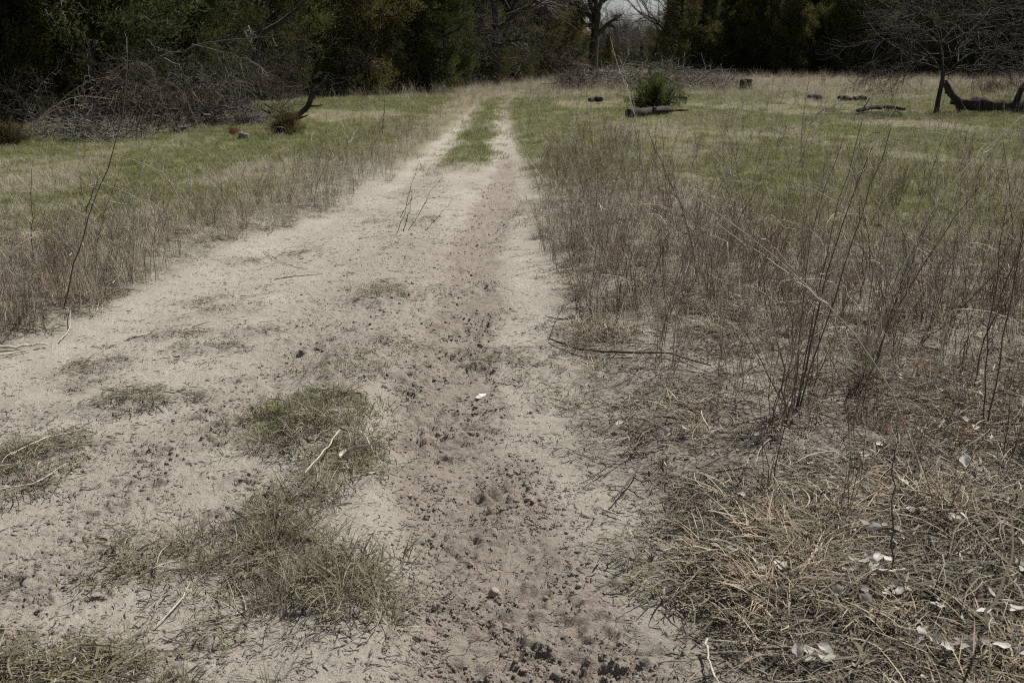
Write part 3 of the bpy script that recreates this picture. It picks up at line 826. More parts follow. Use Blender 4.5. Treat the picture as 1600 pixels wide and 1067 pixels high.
for row, off in enumerate((4, 8, 13, 19, 27)):
    px = -380.0
    while px < 900:
        Y = float(depthL(px)) + off + random.uniform(-2, 2); x = px_x(px, Y)
        if random.random() < .7:
            plant('juniper_tree', random.choice(JUN if random.random() < .6 else JUNT), TC, x, Y, random.uniform(0, 6.28), random.uniform(.85, 1.2), 'dark juniper deep in the left wood, behind the edge trees', 'tree', 'junipers deep in the left wood')
        else:
            plant('bare_tree', random.choice(BARE), TC, x, Y, random.uniform(0, 6.28), random.uniform(.8, 1.2), 'leafless tree deep in the left wood, behind the edge trees', 'tree', 'leafless trees deep in the left wood')
        px += random.uniform(2.0, 3.4) / Y * FPX * (1.0 if Y < 60 else .9)
# right wood
px, kf = 1060.0, 0
while px < 1640:
    Y = 104 - (px - 1030) * .012 + random.uniform(-3, 3); x = px_x(px, Y)
    plant('juniper_tree', JUNT[kf % 3], TC, x, Y, random.uniform(0, 6.28), random.uniform(.85, 1.15), '%s tall dark juniper from the sky gap along the front of the right wood' % ORD[min(kf, 15)], 'tree', 'junipers fronting the right wood')
    kf += 1
    px += random.uniform(38, 52)
for row, off in enumerate((4, 9, 15, 22, 30)):
    px = 1052.0 + row * 5
    while px < 1850:
        Y = 104 - (px - 1030) * .012 + off + random.uniform(-2, 2); x = px_x(px, Y)
        if random.random() < .7:
            plant('juniper_tree', random.choice(JUNT + JUN[:2]), TC, x, Y, random.uniform(0, 6.28), random.uniform(.9, 1.25), 'dark juniper deep in the right wood, behind its front row', 'tree', 'junipers deep in the right wood')
        else:
            plant('bare_tree', random.choice(BARE), TC, x, Y, random.uniform(0, 6.28), random.uniform(.9, 1.25), 'leafless tree deep in the right wood, behind its front row', 'tree', 'leafless trees deep in the right wood')
        px += random.uniform(26, 40)
# low trees far behind the gap
for k in range(56):
    Y = random.uniform(165, 260); pxx = random.uniform(915, 1040); x = px_x(pxx, Y)
    if k % 2: plant('juniper_tree', JUN[k % 4], TC, x, Y, random.uniform(0, 6.28), random.uniform(.62, .85) * Y / 210, 'small hazy juniper far off below the gap of sky', 'tree', 'far junipers below the sky gap')
    else: plant('bare_tree', BARE[k % 3], TC, x, Y, random.uniform(0, 6.28), random.uniform(.72, 1.0) * Y / 210, 'small leafless tree far off in the gap of sky', 'tree', 'far leafless trees in the sky gap')
plant('bare_tree', BARE[1], TC, px_x(1012, 112), 112, 1.0, .95, 'slender leafless tree rising at the right side of the sky gap', 'tree')
# young junipers closing the wood edges at the bottom
for k in range(34):
    pxx = -60 + k * 29 + random.uniform(-8, 8); Y = float(depthL(pxx)) + random.uniform(2, 7)
    plant('young_juniper', JUN[k % 4], TC, px_x(pxx, Y), Y, random.uniform(0, 6.28), random.uniform(.34, .55), 'young juniper filling the shade between the trees of the left wood', 'tree', 'young junipers in the left wood')
for k in range(34):
    pxx = 1045 + k * 18 + random.uniform(-6, 6); Y = 106 + random.uniform(-1, 14)
    plant('young_juniper', JUN[k % 4], TC, px_x(pxx, Y), Y, random.uniform(0, 6.28), random.uniform(.4, .65), 'young juniper filling the shade between the trees of the right wood', 'tree', 'young junipers in the right wood')
# bare shrubs in the left wood's edge
for k, (pxx, Y) in enumerate([(60, 21.5), (215, 24), (290, 25), (345, 27), (395, 29), (430, 33), (500, 44), (545, 45), (-80, 20), (610, 47), (358, 33), (442, 39)]):
    plant('bare_shrub', SHR[k % 2], ('stem', 'twigs'), px_x(pxx, Y), Y, random.uniform(0, 6.28), (1.2 if k > 9 else random.uniform(.5, .8)), 'tangled leafless shrub under the left wood, at its %s opening' % ORD[k], 'shrub', 'leafless shrubs under the left wood')

for k, (pxx, Y) in enumerate([(728, 58), (755, 61), (790, 66), (822, 72), (858, 80)]):
    plant('bare_shrub', SHR[k % 2], ('stem', 'twigs'), px_x(pxx, Y), Y, random.uniform(0, 6.28), random.uniform(1.6, 2.1), 'tall brown leafless thicket, %s from the left above the bend of the track' % ORD[k], 'shrub', 'brown thickets above the bend')
def limb_tree(name, label, Y, base, trunk, limbs, r0, twm, spread_y=2.0, nch=(0, 8, 6, 5), maxl=3, up=.03, lr=.55, wig=.26):
    """a tree laid out limb by limb"""
    bz = Z(px_x(base[0], Y), Y)
    b0 = np.array([px_x(base[0], Y), Y, bz])
    o = thing(name, label, 'tree', b0)
    mbs = (MB(), MB())
    tp = [at(a, b, Y) - b0 for a, b in trunk]; tp[0] = np.array([0, 0, -.1])
    tube(mbs[0], smooth_poly(tp, 10), np.linspace(r0, r0 * .7, 10), 8)
    for lb in limbs:
        dy = random.uniform(-1, 1) * spread_y
        q = [at(a, b, Y) - b0 + np.array([0, dy * i / len(lb), 0]) for i, (a, b) in enumerate(lb)]
        branch_on(mbs, smooth_poly(q, 9), r0 * lr * random.uniform(.8, 1.1), 1, maxl, nch, wig, up, 1, t0=.12)
    obj('trunk', mbs[0].mesh('trunk', M['bark']), o); obj('crown', mbs[1].mesh('crown', M[twm]), o)
    return o
limb_tree('oak_tree', 'big leafless oak with crooked limbs silhouetted against the sky gap', 84, (926, 130), [(926, 130), (927, 90), (930, 50), (934, 20)],
          [[(934, 20), (941, 0), (944, -40), (960, -90)], [(932, 54), (938, 49), (947, 39), (955, 33), (962, 29)], [(931, 40), (915, 12), (900, 8), (876, -2), (850, -20)], [(932, 30), (920, -5), (905, -40)], [(934, 20), (925, -30), (930, -90)], [(940, 2), (955, -8), (975, -30)], [(930, 45), (905, 30), (885, 25)]], .42, 'twig', 1.5, (0, 6, 5, 4))
limb_tree('oak_tree', 'dark leafless oak with spreading limbs above the bend of the track', 60, (775, 135), [(772, 138), (774, 90), (776, 40), (772, 5)],
          [[(774, 60), (755, 35), (735, 25), (710, 5)], [(776, 50), (800, 25), (830, 8), (850, -10)], [(775, 75), (795, 65), (815, 62)], [(772, 10), (760, -20), (740, -50)], [(773, 10), (790, -20), (800, -60)], [(774, 85), (750, 75), (730, 78)]], .26, 'twig', 2, (0, 8, 6, 5))
limb_tree('leaning_tree', 'low leafless tree leaning over the fallen trunk at right', 30.6, (1462, 178), [(1461, 180), (1466, 155), (1472, 130), (1474, 112)],
          [[(1474, 115), (1450, 80), (1420, 55), (1370, 60), (1350, 85)], [(1474, 112), (1462, 60), (1440, 20), (1400, -10)], [(1474, 112), (1480, 50), (1475, 0), (1480, -60)], [(1475, 115), (1500, 70), (1530, 30), (1560, -20)], [(1476, 118), (1510, 90), (1560, 70), (1610, 75)], [(1476, 118), (1500, 105), (1540, 100), (1590, 108)],
           [(1474, 110), (1440, 95), (1410, 100), (1385, 120)], [(1478, 70), (1520, 45), (1580, 40), (1640, 20)], [(1465, 70), (1420, 30), (1380, 20)]], .085, 'dark_twig', 1.6, (0, 18, 11, 7), 3, -.03, .30)

# ------------------------------------------------------------------ small junipers, logs, brush
def bush(label, px, py, hpx, wpx, mat, seed):
    x, y = G(px, py); depth = y * CT + CAM_H * ST
    H, W = hpx * depth / FPX, wpx * depth / FPX
    tb, cb = MB(), MB(); cen, dr = [], []
    for k in range(46):
        a = random.uniform(0, 6.28); e = random.uniform(.25, 1.4)
        d = np.array([math.cos(a) * math.cos(e) * W / H * .8, math.sin(a) * math.cos(e) * W / H * .8, math.sin(e)])
        L = H * random.uniform(.45, 1.12)
        p = curve_pts((0, 0, .02), d * L, 5, (0, 0, .06 * L), .03 * L)
        tube(tb, p, np.linspace(.02 * H, .004, 5), 4)
        u = rng.uniform(.15, 1.0, 16)
        pp = np.stack([np.interp(u, np.linspace(0, 1, 5), p[:, i]) for i in range(3)], 1) + rng.normal(scale=.10 * H, size=(16, 3))
        pp[:, 2] = np.abs(pp[:, 2])
        cen.append(pp); dr.append(np.repeat((nrm(d) + [0, 0, .5])[None], 16, 0))
    leaf_cloud(cb, np.concatenate(cen), np.concatenate(dr), 14, (.05 * H, .13 * H), (.010 * H, .022 * H), .05 * H)
    o = thing('juniper_bush', label, 'bush', (x, y, Z(x, y) - .01))
    obj('stem', tb.mesh('stem', M['bark']), o); obj('foliage', cb.mesh('foliage', M[mat], False), o)
bush('rounded green juniper bush beside a short dark log in the clearing', 1022, 176, 62, 72, 'juniper_bush', 1)
bush('small browned juniper bush in front of the dark fallen limb', 449, 216, 45, 46, 'brown_bush', 2)
bush('low dark bush behind the fallen trunk at right', 1552, 147, 22, 60, 'brown_bush', 3)
bush('low dark bush at the foot of the leftmost trees', 12, 235, 45, 60, 'brown_bush', 4)

def log(name, label, cat, pts, rad, mat, k=10, knots=3, n=14, stubs=0, group=None, sinkr=.35, jit=.06):
    """log or stick: pts are world points; thickened, uneven, with knots, broken ends and stubs"""
    P = smooth_poly(pts, n)
    b0 = P[0].copy()
    Q = P - b0
    r = np.interp(np.linspace(0, 1, n), np.linspace(0, 1, len(rad)), rad)
    r = r * (1 + rng.normal(scale=jit, size=n))
    mb = MB()
    if r.mean() > .03:
        tube(mb, smooth_poly(Q + rng.normal(scale=r.mean() * .15, size=(n, 3)), n * 3), np.interp(np.linspace(0, 1, n * 3), np.linspace(0, 1, n), r), 14, True)
        V = mb.V[0]; ax = np.repeat(smooth_poly(Q, n * 3), 14, 0)[:len(V)]
        q = fbm(V[:, 0] * 3.5 + V[:, 2] * 6, V[:, 1] * 3.5 + V[:, 2] * 5, 400, 4)
        mb.V[0] = ax + (V - ax) * (1 + .45 * q)[:, None]
        for e in (1, 2): mb.V[e][:14] = mb.V[0][:14] if e == 1 else mb.V[0][-14:]
    else:
        tube(mb, Q + rng.normal(scale=r.mean() * .55, size=(n, 3)), r, k, True)
    for _ in range(knots):
        i = random.randrange(1, n - 1)
        lump(mb, Q[i] + rng.normal(scale=r[i] * .6, size=3), (r[i] * .5,) * 3, 1, .4, 2, i)
    if stubs:
        o = thing(name, label, cat, b0, 0, group)
        obj('trunk' if cat == 'log' else 'shaft', mb.mesh(name, M[mat]), o)
        for _ in range(stubs):
            i = random.randrange(1, n - 1)
            d = nrm(rng.normal(size=3) + [0, 0, .8]); l = r[i] * random.uniform(3, 9)
            m2 = MB(); tube(m2, curve_pts(Q[i], Q[i] + d * l, 5, rng.normal(scale=l * .08, size=3)), np.linspace(r[i] * .45, r[i] * .15, 5), 6, True)
            obj('stub', m2.mesh('stub', M[mat]), o)
    else:
        o = obj(name, mb.mesh(name, M[mat]), None, b0); setp(o, label, cat, group)
    return o
def gl(pix, r=0.0, lift=0.0):            # picture points lying on the ground
    out = []
    for a, b in pix:
        x, y = G(a, b); out.append([x, y, Z(x, y) + r * .7 + lift])
    return out
Yf = 31.5
log('fallen_log', 'thick dark fallen trunk lying at the right edge', 'log', [at(1488, 150, Yf + .2) * [1, 1, 0] + [0, 0, .42], at(1520, 160, Yf) * [1, 1, 0] + [0, 0, .30], at(1570, 165, Yf) * [1, 1, 0] + [0, 0, .22], at(1680, 170, Yf - 1) * [1, 1, 0] + [0, 0, .25]], [.14, .22, .27, .3], 'darkwood', 12, 6, 16, 2)
log('forked_limb', 'dark propped limb between the leaning tree and the fallen trunk', 'limb', [at(1475, 128, 31), at(1488, 148, 31.2), at(1502, 172, 31.4)], [.09, .11, .13], 'darkwood', 8, 2, 8)
log('fallen_stick', 'dark bent stick lying in the grass left of the leaning tree', 'stick', gl([(1340, 183), (1362, 178), (1382, 177), (1412, 182)], .06, .08), [.05, .07, .07, .04], 'darkwood', 7, 2, 9, 1)
log('short_log', 'short dark log with a pale sunlit top below the green juniper bush', 'log', gl([(984, 187), (1012, 184), (1045, 181)], .15, .02), [.11, .15, .12], 'darkwood', 12, 3, 9, 1)
log('fallen_limb', 'dark fallen limb on the grass behind the browned bush', 'log', gl([(368, 198), (400, 197), (425, 193), (460, 190)], .08, .05), [.07, .11, .08, .07], 'darkwood', 8, 3, 12, 3)
x0, y0 = G(455, 195)
log('broken_snag', 'dark broken snag jutting up to the right behind the browned bush', 'limb', [at(445, 196, y0), at(470, 178, y0), at(484, 165, y0 + .2), at(487, 145, y0 + .2), at(512, 122, y0 + .4)], [.10, .09, .07, .04, .03], 'darkwood', 8, 3, 14, 5)
log('pale_log', 'thin pale log on the ground under the left junipers', 'log', gl([(572, 148), (600, 147), (640, 150)], .1, .05), [.09, .12, .1], 'deadwood', 8, 2, 9, 2)
log('tree_stump', 'low dark stump at the right end of the brush pile', 'stump', [np.array([*G(1166, 143), -.1]), np.array([*G(1166, 143), .25]), np.array([*G(1166, 143), .62])], [.42, .36, .33], 'darkwood', 12, 4, 6)
for k, (a, b) in enumerate([(930, 164), (1062, 160), (1272, 158), (1342, 160), (1318, 160)]):
    log('wood_chunk', ['dark wood chunk in the grass left of the green bush', 'dark wood chunk in the grass right of the green bush', 'leftmost dark chunk in the far right grass', 'rightmost dark chunk in the far right grass', 'middle dark chunk in the far right grass'][k], 'wood', gl([(a - 9, b), (a, b - 1), (a + 9, b + 1)], .1, .06), [.07, .11, .08], 'darkwood', 8, 2, 6)

def heap(name, label, cx, Y, W, D, H, nb, nt, mat, tw, arch=.5, down=0.0):
    """tangle of dead branches: the thick ones each a part, the fine twigs one mass"""
    x0 = px_x(cx, Y); o = thing(name, label, 'brush pile', (x0, Y, Z(x0, Y)))
    def pt():
        a = random.uniform(0, 6.283); q = math.sqrt(random.random())
        x, y = math.cos(a) * q * W / 2, math.sin(a) * q * D / 2
        return np.array([x, y, H * (1 - q * q) ** .6 * random.random() ** .7])
    for k in range(nb):
        p = pt(); a = random.uniform(0, 6.283); L = random.uniform(.25, .6) * W * .5
        d = np.array([math.cos(a), math.sin(a) * .7, random.uniform(-.25, .45)])
        q0, q1 = p - d * L * .5, p + d * L * .5
        q0[2] = max(q0[2], .03); q1[2] = max(q1[2], .03)
        mbs = (MB(), MB()); r = random.uniform(.012, .035) * (H / 1.3 + .3)
        branch_on((mbs[0], mbs[0]), curve_pts(q0, q1, 7, (0, 0, arch * L * .2 * random.random()), .03 * L), r, 1, 3, (0, 4, 3), .25, -.03)
        obj('branch', mbs[0].mesh('branch', M[mat]), o)
    mb = MB()
    for k in range(nt):
        p = pt(); L = random.uniform(.15, .5) * (H + .4)
        d = nrm(rng.normal(size=3) * [1, 1, .7] + [0, 0, -down]); q = p + d * L; q[2] = max(q[2], .01)
        tube(mb, curve_pts(p, q, 5, (0, 0, arch * L * random.uniform(-.1, .5)), L * .03), np.linspace(.007, .003, 5) * (1 + Y / 60), 3)
    t = obj('twigs', mb.mesh('twigs', M[tw]), o); t['kind'] = 'stuff'
    return o
heap('brush_pile', 'long grey pile of cut branches in front of the far gap in the trees', 1000, 54, 9.0, 4, 1.45, 40, 1100, 'dead', 'dead', .3)
heap('brush_pile', 'lower grey tangle of branches stretching right behind the green bush', 1105, 58, 5.5, 3, .95, 18, 700, 'dead', 'dead', .3)
heap('brush_pile', 'dark heap at the left end of the long brush pile', 893, 53, 2.2, 2, .9, 10, 400, 'darkwood', 'twig', .3)
heap('brush_pile', 'dome of tangled dry vines and branches under the leftmost trees', 195, 22.2, 2.5, 2.0, 1.25, 16, 420, 'brown_twig', 'brown_twig', .8, .2)
heap('brush_pile', 'hanging tangle of grey dead twigs right of the vine dome', 330, 25.5, 2.6, 2.0, 1.5, 10, 420, 'twig', 'twig', .5, .8)
heap('brush_pile', 'low litter of pale broken branches at the foot of the vine dome', 130, 20.2, 2.6, 1.2, .5, 14, 350, 'dead', 'dead', .3)
heap('brush_pile', 'low scatter of dead branches left of the dark fallen limb', 355, 25.5, 2.0, 1.2, .5, 9, 250, 'dead', 'dead', .3)
heap('brush_pile', 'low pile of pale branches under the junipers by the pale log', 545, 47, 3.5, 2, .55, 10, 250, 'dead', 'dead', .3)

def pixel_stems(name, label, cat, px, py, stems, r, mat, twigs=0, twl=.10, tw_mat=None, heads=None, group=None, dyt=.35, part='stem', Y=None, twr=.35, droop=0.0):
    """a plant laid out stem by stem at the depth of its base; each stem leans in depth too"""
    if Y is None: bx, Y = G(px, py)
    else: bx = px_x(px, Y)
    b0 = np.array([bx, Y, Z(bx, Y) - .01])
    o = thing(name, label, cat, b0, 0, group)
    tw = MB()
    for si, s in enumerate(stems):
        dy = random.uniform(-1, 1) * dyt
        q = [at(a, b, Y) - b0 for a, b in s]
        h = max(.05, q[-1][2])
        for i in range(len(q)): q[i] = q[i] + np.array([0, dy * i / max(1, len(q) - 1), 0])
        q[0][2] = max(q[0][2], -.02) if len(q[0]) else 0
        P = smooth_poly(q, 12); P[1:-1] += rng.normal(scale=r * .9, size=(10, 3))
        mb = MB(); rr = r * random.uniform(.75, 1.15); tube(mb, P, np.linspace(rr, rr * .35, 12), 5)
        obj(part, mb.mesh(part, M[mat if isinstance(mat, str) else mat[si % len(mat)]]), o)
        for _ in range(twigs):
            t = random.uniform(.25, 1) * 10.99; i = int(t); w = P[i] + (P[min(11, i + 1)] - P[i]) * (t - i)
            tg = nrm(P[min(11, i + 1)] - P[i - 1]); l = twl * random.uniform(.4, 1.3)
            d = nrm(tg + rng.normal(scale=.65, size=3)) * l
            e = w + d
            pp = curve_pts(w, e, 5, (0, 0, -droop * l), l * .05)
            tube(tw, pp, np.linspace(r * twr, r * twr * .5, 5), 3)
            if random.random() < .5:
                e2 = pp[2] + nrm(d + rng.normal(scale=l * .6, size=3)) * l * .45
                tube(tw, curve_pts(pp[2], e2, 3), r * twr * .5, 3)
    if tw.n: obj('side_twigs', tw.mesh('side_twigs', M[tw_mat or (mat if isinstance(mat, str) else mat[0])]), o)['kind'] = 'stuff'
    for hx, hy, hs in heads or []:
        c = at(hx, hy, Y) - b0; hb = MB()
        cen = c + rng.normal(scale=hs * .45, size=(40, 3)) * [1, 1, 1.3]
        leaf_cloud(hb, cen, np.repeat([[0, 0, .5]], 40, 0), 5, (hs * .15, hs * .4), (hs * .05, hs * .12), hs * .12)
        obj('seed_head', hb.mesh('seed_head', M['seed'] if hs > 0 else M['weed_pale'], False), o)
    return o
DW = 'dry_weed'
# canes and dead limbs in the left wood
pixel_stems('arching_canes', 'arching pale canes rising from the left edge of the clearing', 'canes', 20, 234, [[(20, 234), (60, 190), (110, 140), (140, 123), (172, 118)], [(22, 234), (50, 200), (90, 158), (130, 148), (180, 156)], [(24, 234), (55, 202), (95, 192), (150, 196)], [(18, 234), (38, 190), (50, 150), (62, 125), (85, 104)], [(24, 234), (62, 182), (100, 165), (135, 163)], [(20, 234), (42, 200), (60, 176), (72, 160)]], .007, 'weed_grey', 14, .22, 'weed_grey', None, None, .5, 'cane', None, .4, .3)
pixel_stems('arching_canes', 'tan arching vines over the crown of the vine dome', 'canes', 150, 206, [[(150, 206), (165, 130), (200, 92), (228, 96), (236, 125)], [(160, 206), (150, 150), (180, 100), (215, 88), (238, 110)], [(185, 206), (190, 140), (205, 105), (230, 100)], [(190, 206), (215, 150), (245, 120), (265, 150), (270, 190)], [(200, 206), (230, 160), (255, 120), (275, 138), (282, 150)], [(140, 206), (130, 160), (150, 125), (175, 120)]], .006, 'tan', 22, .25, 'weed', None, None, .6, 'cane', None, .4, .6)
pixel_stems('dead_limb', 'long pale dead limb reaching right across the dark left wood', 'limb', 240, 200, [[(250, 90), (300, 72), (340, 61), (400, 62), (441, 53)], [(300, 70), (350, 80), (400, 96), (415, 112)], [(250, 88), (275, 100), (288, 130), (295, 150)], [(385, 62), (384, 45), (395, 42), (398, 60)]], .022, 'dead', 14, .35, 'dead', None, None, .5, 'branch', 23.5, .35, .5)
pixel_stems('dead_limb', 'bleached hanging twigs below the long pale dead limb', 'limb', 390, 190, [[(380, 100), (392, 112), (400, 130)], [(352, 105), (360, 120), (362, 140)], [(366, 118), (370, 135), (372, 150)], [(390, 96), (402, 104), (412, 112)], [(355, 90), (352, 110), (356, 122)]], .012, 'dead', 6, .25, 'dead', None, None, .4, 'branch', 24.2, .5, .6)
pixel_stems('dead_limb', 'bleached broken twigs high in the leftmost trees', 'limb', 100, 200, [[(95, 0), (100, 12), (109, 32)], [(70, 15), (80, 24), (86, 30)], [(96, 2), (105, 4), (115, 3)], [(225, 25), (245, 36), (268, 33)], [(230, 62), (240, 72), (262, 78)]], .012, 'dead', 4, .2, 'dead', None, None, .4, 'branch', 22.8, .5)

# named stalks of the right thicket
pixel_stems(DW, 'broom of grey stems leaning right in the middle of the right thicket', 'weed', 1240, 665, [[(1240, 665), (1262, 560), (1290, 440), (1330, 300), (1362, 210), (1372, 190)], [(1242, 665), (1268, 540), (1310, 390), (1345, 270), (1358, 225)], [(1238, 665), (1258, 500), (1272, 420), (1305, 310), (1350, 220)], [(1244, 665), (1280, 520), (1322, 370), (1350, 260), (1366, 195)], [(1236, 665), (1245, 540), (1262, 450), (1300, 340), (1330, 250)], [(1243, 665), (1275, 500), (1300, 400), (1342, 280), (1366, 230)], [(1246, 665), (1288, 480), (1335, 320), (1360, 215), (1385, 160), (1396, 130), (1404, 126)]], .0042, ['weed_dark', 'weed_light', 'weed_grey', 'weed_dark', 'weed_grey', 'weed_dark', 'weed_pale'], 16, .09, 'weed_grey')
pixel_stems(DW, 'bundle of stalks leaning right with one long pale stem reaching the right edge', 'weed', 1342, 618, [[(1342, 618), (1360, 540), (1385, 470), (1432, 357), (1518, 243), (1600, 180), (1640, 155)]], .0078, 'weed_pale', 7, .09, 'weed_pale')
pixel_stems(DW, 'dark spreading stalks leaning right beside the long pale stem', 'weed', 1352, 610, [[(1352, 610), (1375, 520), (1420, 410), (1470, 320), (1500, 270)], [(1350, 610), (1370, 500), (1405, 400), (1450, 320), (1488, 262)], [(1354, 610), (1390, 520), (1425, 430), (1465, 345)], [(1350, 612), (1362, 480), (1385, 400), (1395, 320)], [(1356, 612), (1400, 480), (1440, 390), (1500, 300)], [(1350, 612), (1365, 500), (1378, 430), (1420, 330)]], .0042, ['weed_dark', 'weed_grey', 'weed_dark', 'weed_light'], 16, .10, 'weed_grey')
pixel_stems(DW, 'long thin stem leaning left across the right thicket', 'weed', 1442, 775, [[(1442, 775), (1437, 713), (1400, 604), (1356, 535), (1294, 476), (1240, 423), (1155, 351), (1080, 306)], [(1294, 476), (1240, 436), (1190, 400), (1150, 372)], [(1240, 423), (1200, 380), (1160, 350)]], .0046, 'weed_light', 14, .10, 'weed')
pixel_stems(DW, 'dark upright stalk standing in the litter near the bottom right', 'weed', 1394, 925, [[(1394, 925), (1390, 830), (1386, 740), (1386, 650)]], .0042, 'weed_dark', 5, .06, 'weed_dark', [(1386, 665, .022), (1410, 655, .02)])
pixel_stems(DW, 'curved pale stem with a rusty seed head near the right edge', 'weed', 1528, 1015, [[(1528, 1015), (1540, 900), (1538, 830), (1528, 760), (1512, 690)]], .0058, 'weed_pale', 3, .06, 'weed_grey', [(1507, 672, .035), (1440, 572, .03)])
pixel_stems(DW, 'pair of tall dark stalks at the right edge of the thicket', 'weed', 1536, 690, [[(1536, 690), (1550, 560), (1580, 450), (1610, 330)], [(1538, 690), (1552, 600), (1560, 500), (1575, 380), (1590, 230)]], .0040, 'weed_dark', 12, .10, 'weed_dark')
pixel_stems(DW, 'grey stalk with a pale dried flower head standing tallest in the right clearing', 'weed', 1258, 470, [[(1258, 470), (1260, 380), (1261, 290), (1262, 215), (1264, 165), (1272, 135), (1284, 119)], [(1263, 195), (1280, 172), (1300, 160)]], .0058, 'weed_light', 10, .12, 'weed_pale', [(1285, 120, .03)])
pixel_stems(DW, 'tall pale stalk leaning left in front of the brush pile', 'weed', 1012, 330, [[(1012, 330), (1003, 240), (990, 172), (968, 112), (957, 85), (950, 58)], [(985, 160), (975, 110), (968, 88)]], .0065, 'weed_pale', 12, .13, 'weed_grey')
pixel_stems(DW, 'dark forked stalk leaning right low in the right thicket', 'weed', 1430, 552, [[(1430, 552), (1460, 505), (1500, 440), (1525, 400)], [(1434, 552), (1475, 490), (1510, 425), (1575, 330)]], .0042, 'weed_dark', 8, .09, 'weed_grey')
pixel_stems(DW, 'thin curved stalk leaning left in front of the long dark cane', 'weed', 1220, 660, [[(1236, 660), (1215, 620), (1185, 560), (1160, 520), (1130, 470)]], .0035, 'weed_dark', 7, .08)
pixel_stems(DW, 'two pale hooked stems above the long pale stem at right', 'weed', 1500, 420, [[(1500, 420), (1510, 330), (1518, 245), (1510, 222), (1500, 202)], [(1496, 420), (1500, 330), (1497, 240), (1488, 215), (1482, 198)]], .0058, 'weed_pale', 3, .06)
pixel_stems(DW, 'pale forked stalk standing at the track side of the thicket', 'weed', 935, 430, [[(935, 430), (930, 370), (925, 310), (928, 260)], [(932, 400), (915, 370), (905, 345)]], .004, 'weed_pale', 8, .09)
pixel_stems(DW, 'clump of pale stems curving at the far left corner of the thicket', 'weed', 900, 262, [[(900, 262), (892, 235), (886, 220), (890, 205)], [(905, 262), (902, 230), (895, 208)], [(898, 262), (910, 235), (905, 212)]], .008, 'weed_pale', 6, .12)
# left stalks
pixel_stems(DW, 'tallest dark stalk in the left foreground weeds', 'weed', 98, 488, [[(98, 488), (112, 420), (135, 330), (160, 260), (174, 220), (184, 150), (181, 57)], [(135, 330), (165, 290), (185, 270)]], .0052, 'weed_dark', 16, .14, 'weed_grey')
pixel_stems(DW, 'pale feathery stalk right of the tallest dark stalk', 'weed', 205, 440, [[(205, 440), (215, 360), (235, 280), (254, 225)], [(206, 440), (222, 340), (240, 270), (250, 238)], [(204, 440), (200, 350), (198, 300)]], .005, 'weed_grey', 14, .12, 'weed_pale')
pixel_stems(DW, 'short pale stem bent like a hook in the left weeds', 'weed', 288, 338, [[(288, 338), (292, 305), (298, 285), (312, 274)]], .005, 'weed_pale', 2, .06)
pixel_stems(DW, 'thin leaning stalk at the left edge of the picture', 'weed', 30, 470, [[(30, 470), (28, 400), (20, 330), (8, 270)], [(32, 470), (45, 380), (50, 300)]], .0045, 'weed_grey', 12, .12)
pixel_stems(DW, 'slender stalk alone in the left green field', 'weed', 598, 216, [[(598, 216), (598, 190), (601, 150)]], .012, 'weed_dark', 4, .12)
pixel_stems(DW, 'pale forked straw stem in the left field beyond the weeds', 'weed', 545, 240, [[(545, 240), (540, 210), (530, 190)], [(543, 225), (555, 200)]], .010, 'weed_pale', 3, .12)
pixel_stems(DW, 'two pale broken stems at the track edge in the left weeds', 'weed', 425, 362, [[(422, 362), (421, 340), (420, 322)], [(425, 362), (435, 340), (447, 324)]], .006, 'weed_pale', 1, .05)
pixel_stems(DW, 'left thin stake-like stalk left of the brush pile', 'weed', 829, 154, [[(829, 154), (829, 140), (830, 126)]], .02, 'weed_dark', 1, .12)
pixel_stems(DW, 'right thin stake-like stalk left of the brush pile', 'weed', 851, 145, [[(851, 145), (851, 135), (851, 122)]], .022, 'weed_dark', 1, .12)
pixel_stems(DW, 'reddish thin sprigs springing from the sand mid-track', 'weed', 625, 368, [[(619, 368), (632, 335), (640, 300), (652, 258)], [(630, 362), (640, 330), (645, 300)], [(638, 360), (655, 335), (672, 300), (688, 282)], [(625, 340), (642, 312), (660, 306)]], .0042, 'weed_dark', 6, .12)
pixel_stems(DW, 'single dark sprig leaning right on the sand mid-track', 'weed', 662, 362, [[(662, 362), (682, 342), (695, 325), (708, 310)]], .0042, 'weed_dark', 2, .07)

# more single stalks, one kind repeated
def stalk_variant(h, n, tw, mat, bent=0):
    st, tb = MB(), MB()
    for _ in range(n):
        a = random.uniform(0, 6.283); lean = random.uniform(.05, .4)
        p = curve_pts((0, 0, -.02), (math.cos(a) * lean * h, math.sin(a) * lean * h, h * random.uniform(.7, 1)), 9, (math.cos(a) * -.06 * h, math.sin(a) * -.06 * h, 0), h * .008)
        if bent:
            b_ = np.clip(np.linspace(-1.2, 1, 9), 0, 1)[:, None]
            p = p + b_ ** 1.5 * np.array([math.cos(a + 1) * .30 * h, math.sin(a + 1) * .30 * h, -.22 * h * bent])
        tube(st, p, np.linspace(.0044 if bent else .0038, .0018, 9), 4)
        for _ in range(tw):
            i = random.randrange(3, 9); l = h * random.uniform(.06, .2)
            e = p[i] + nrm(nrm(p[i] - p[i - 1]) + rng.normal(scale=.6, size=3)) * l
            tube(tb, curve_pts(p[i], e, 4, (0, 0, -.01), l * .05), np.linspace(.0019, .0011, 4), 3)
    return st.mesh('stem', M[mat]), tb.mesh('side_twigs', M[mat])
SV = [stalk_variant(random.uniform(.7, 1.05), 1, random.choice((8, 14, 20)), m) for m in ('weed_grey', 'weed_dark', 'weed_light', 'weed', 'weed_light', 'weed_pale', 'weed_grey')]
SV[4] = stalk_variant(.9, 1, 8, 'weed_light', 1); SV[5] = stalk_variant(.85, 1, 6, 'weed_pale', 1.6); SV[2] = stalk_variant(1.0, 1, 18, 'weed_light', .5)  # light and pale variants also carry sunlit highlights in their colour
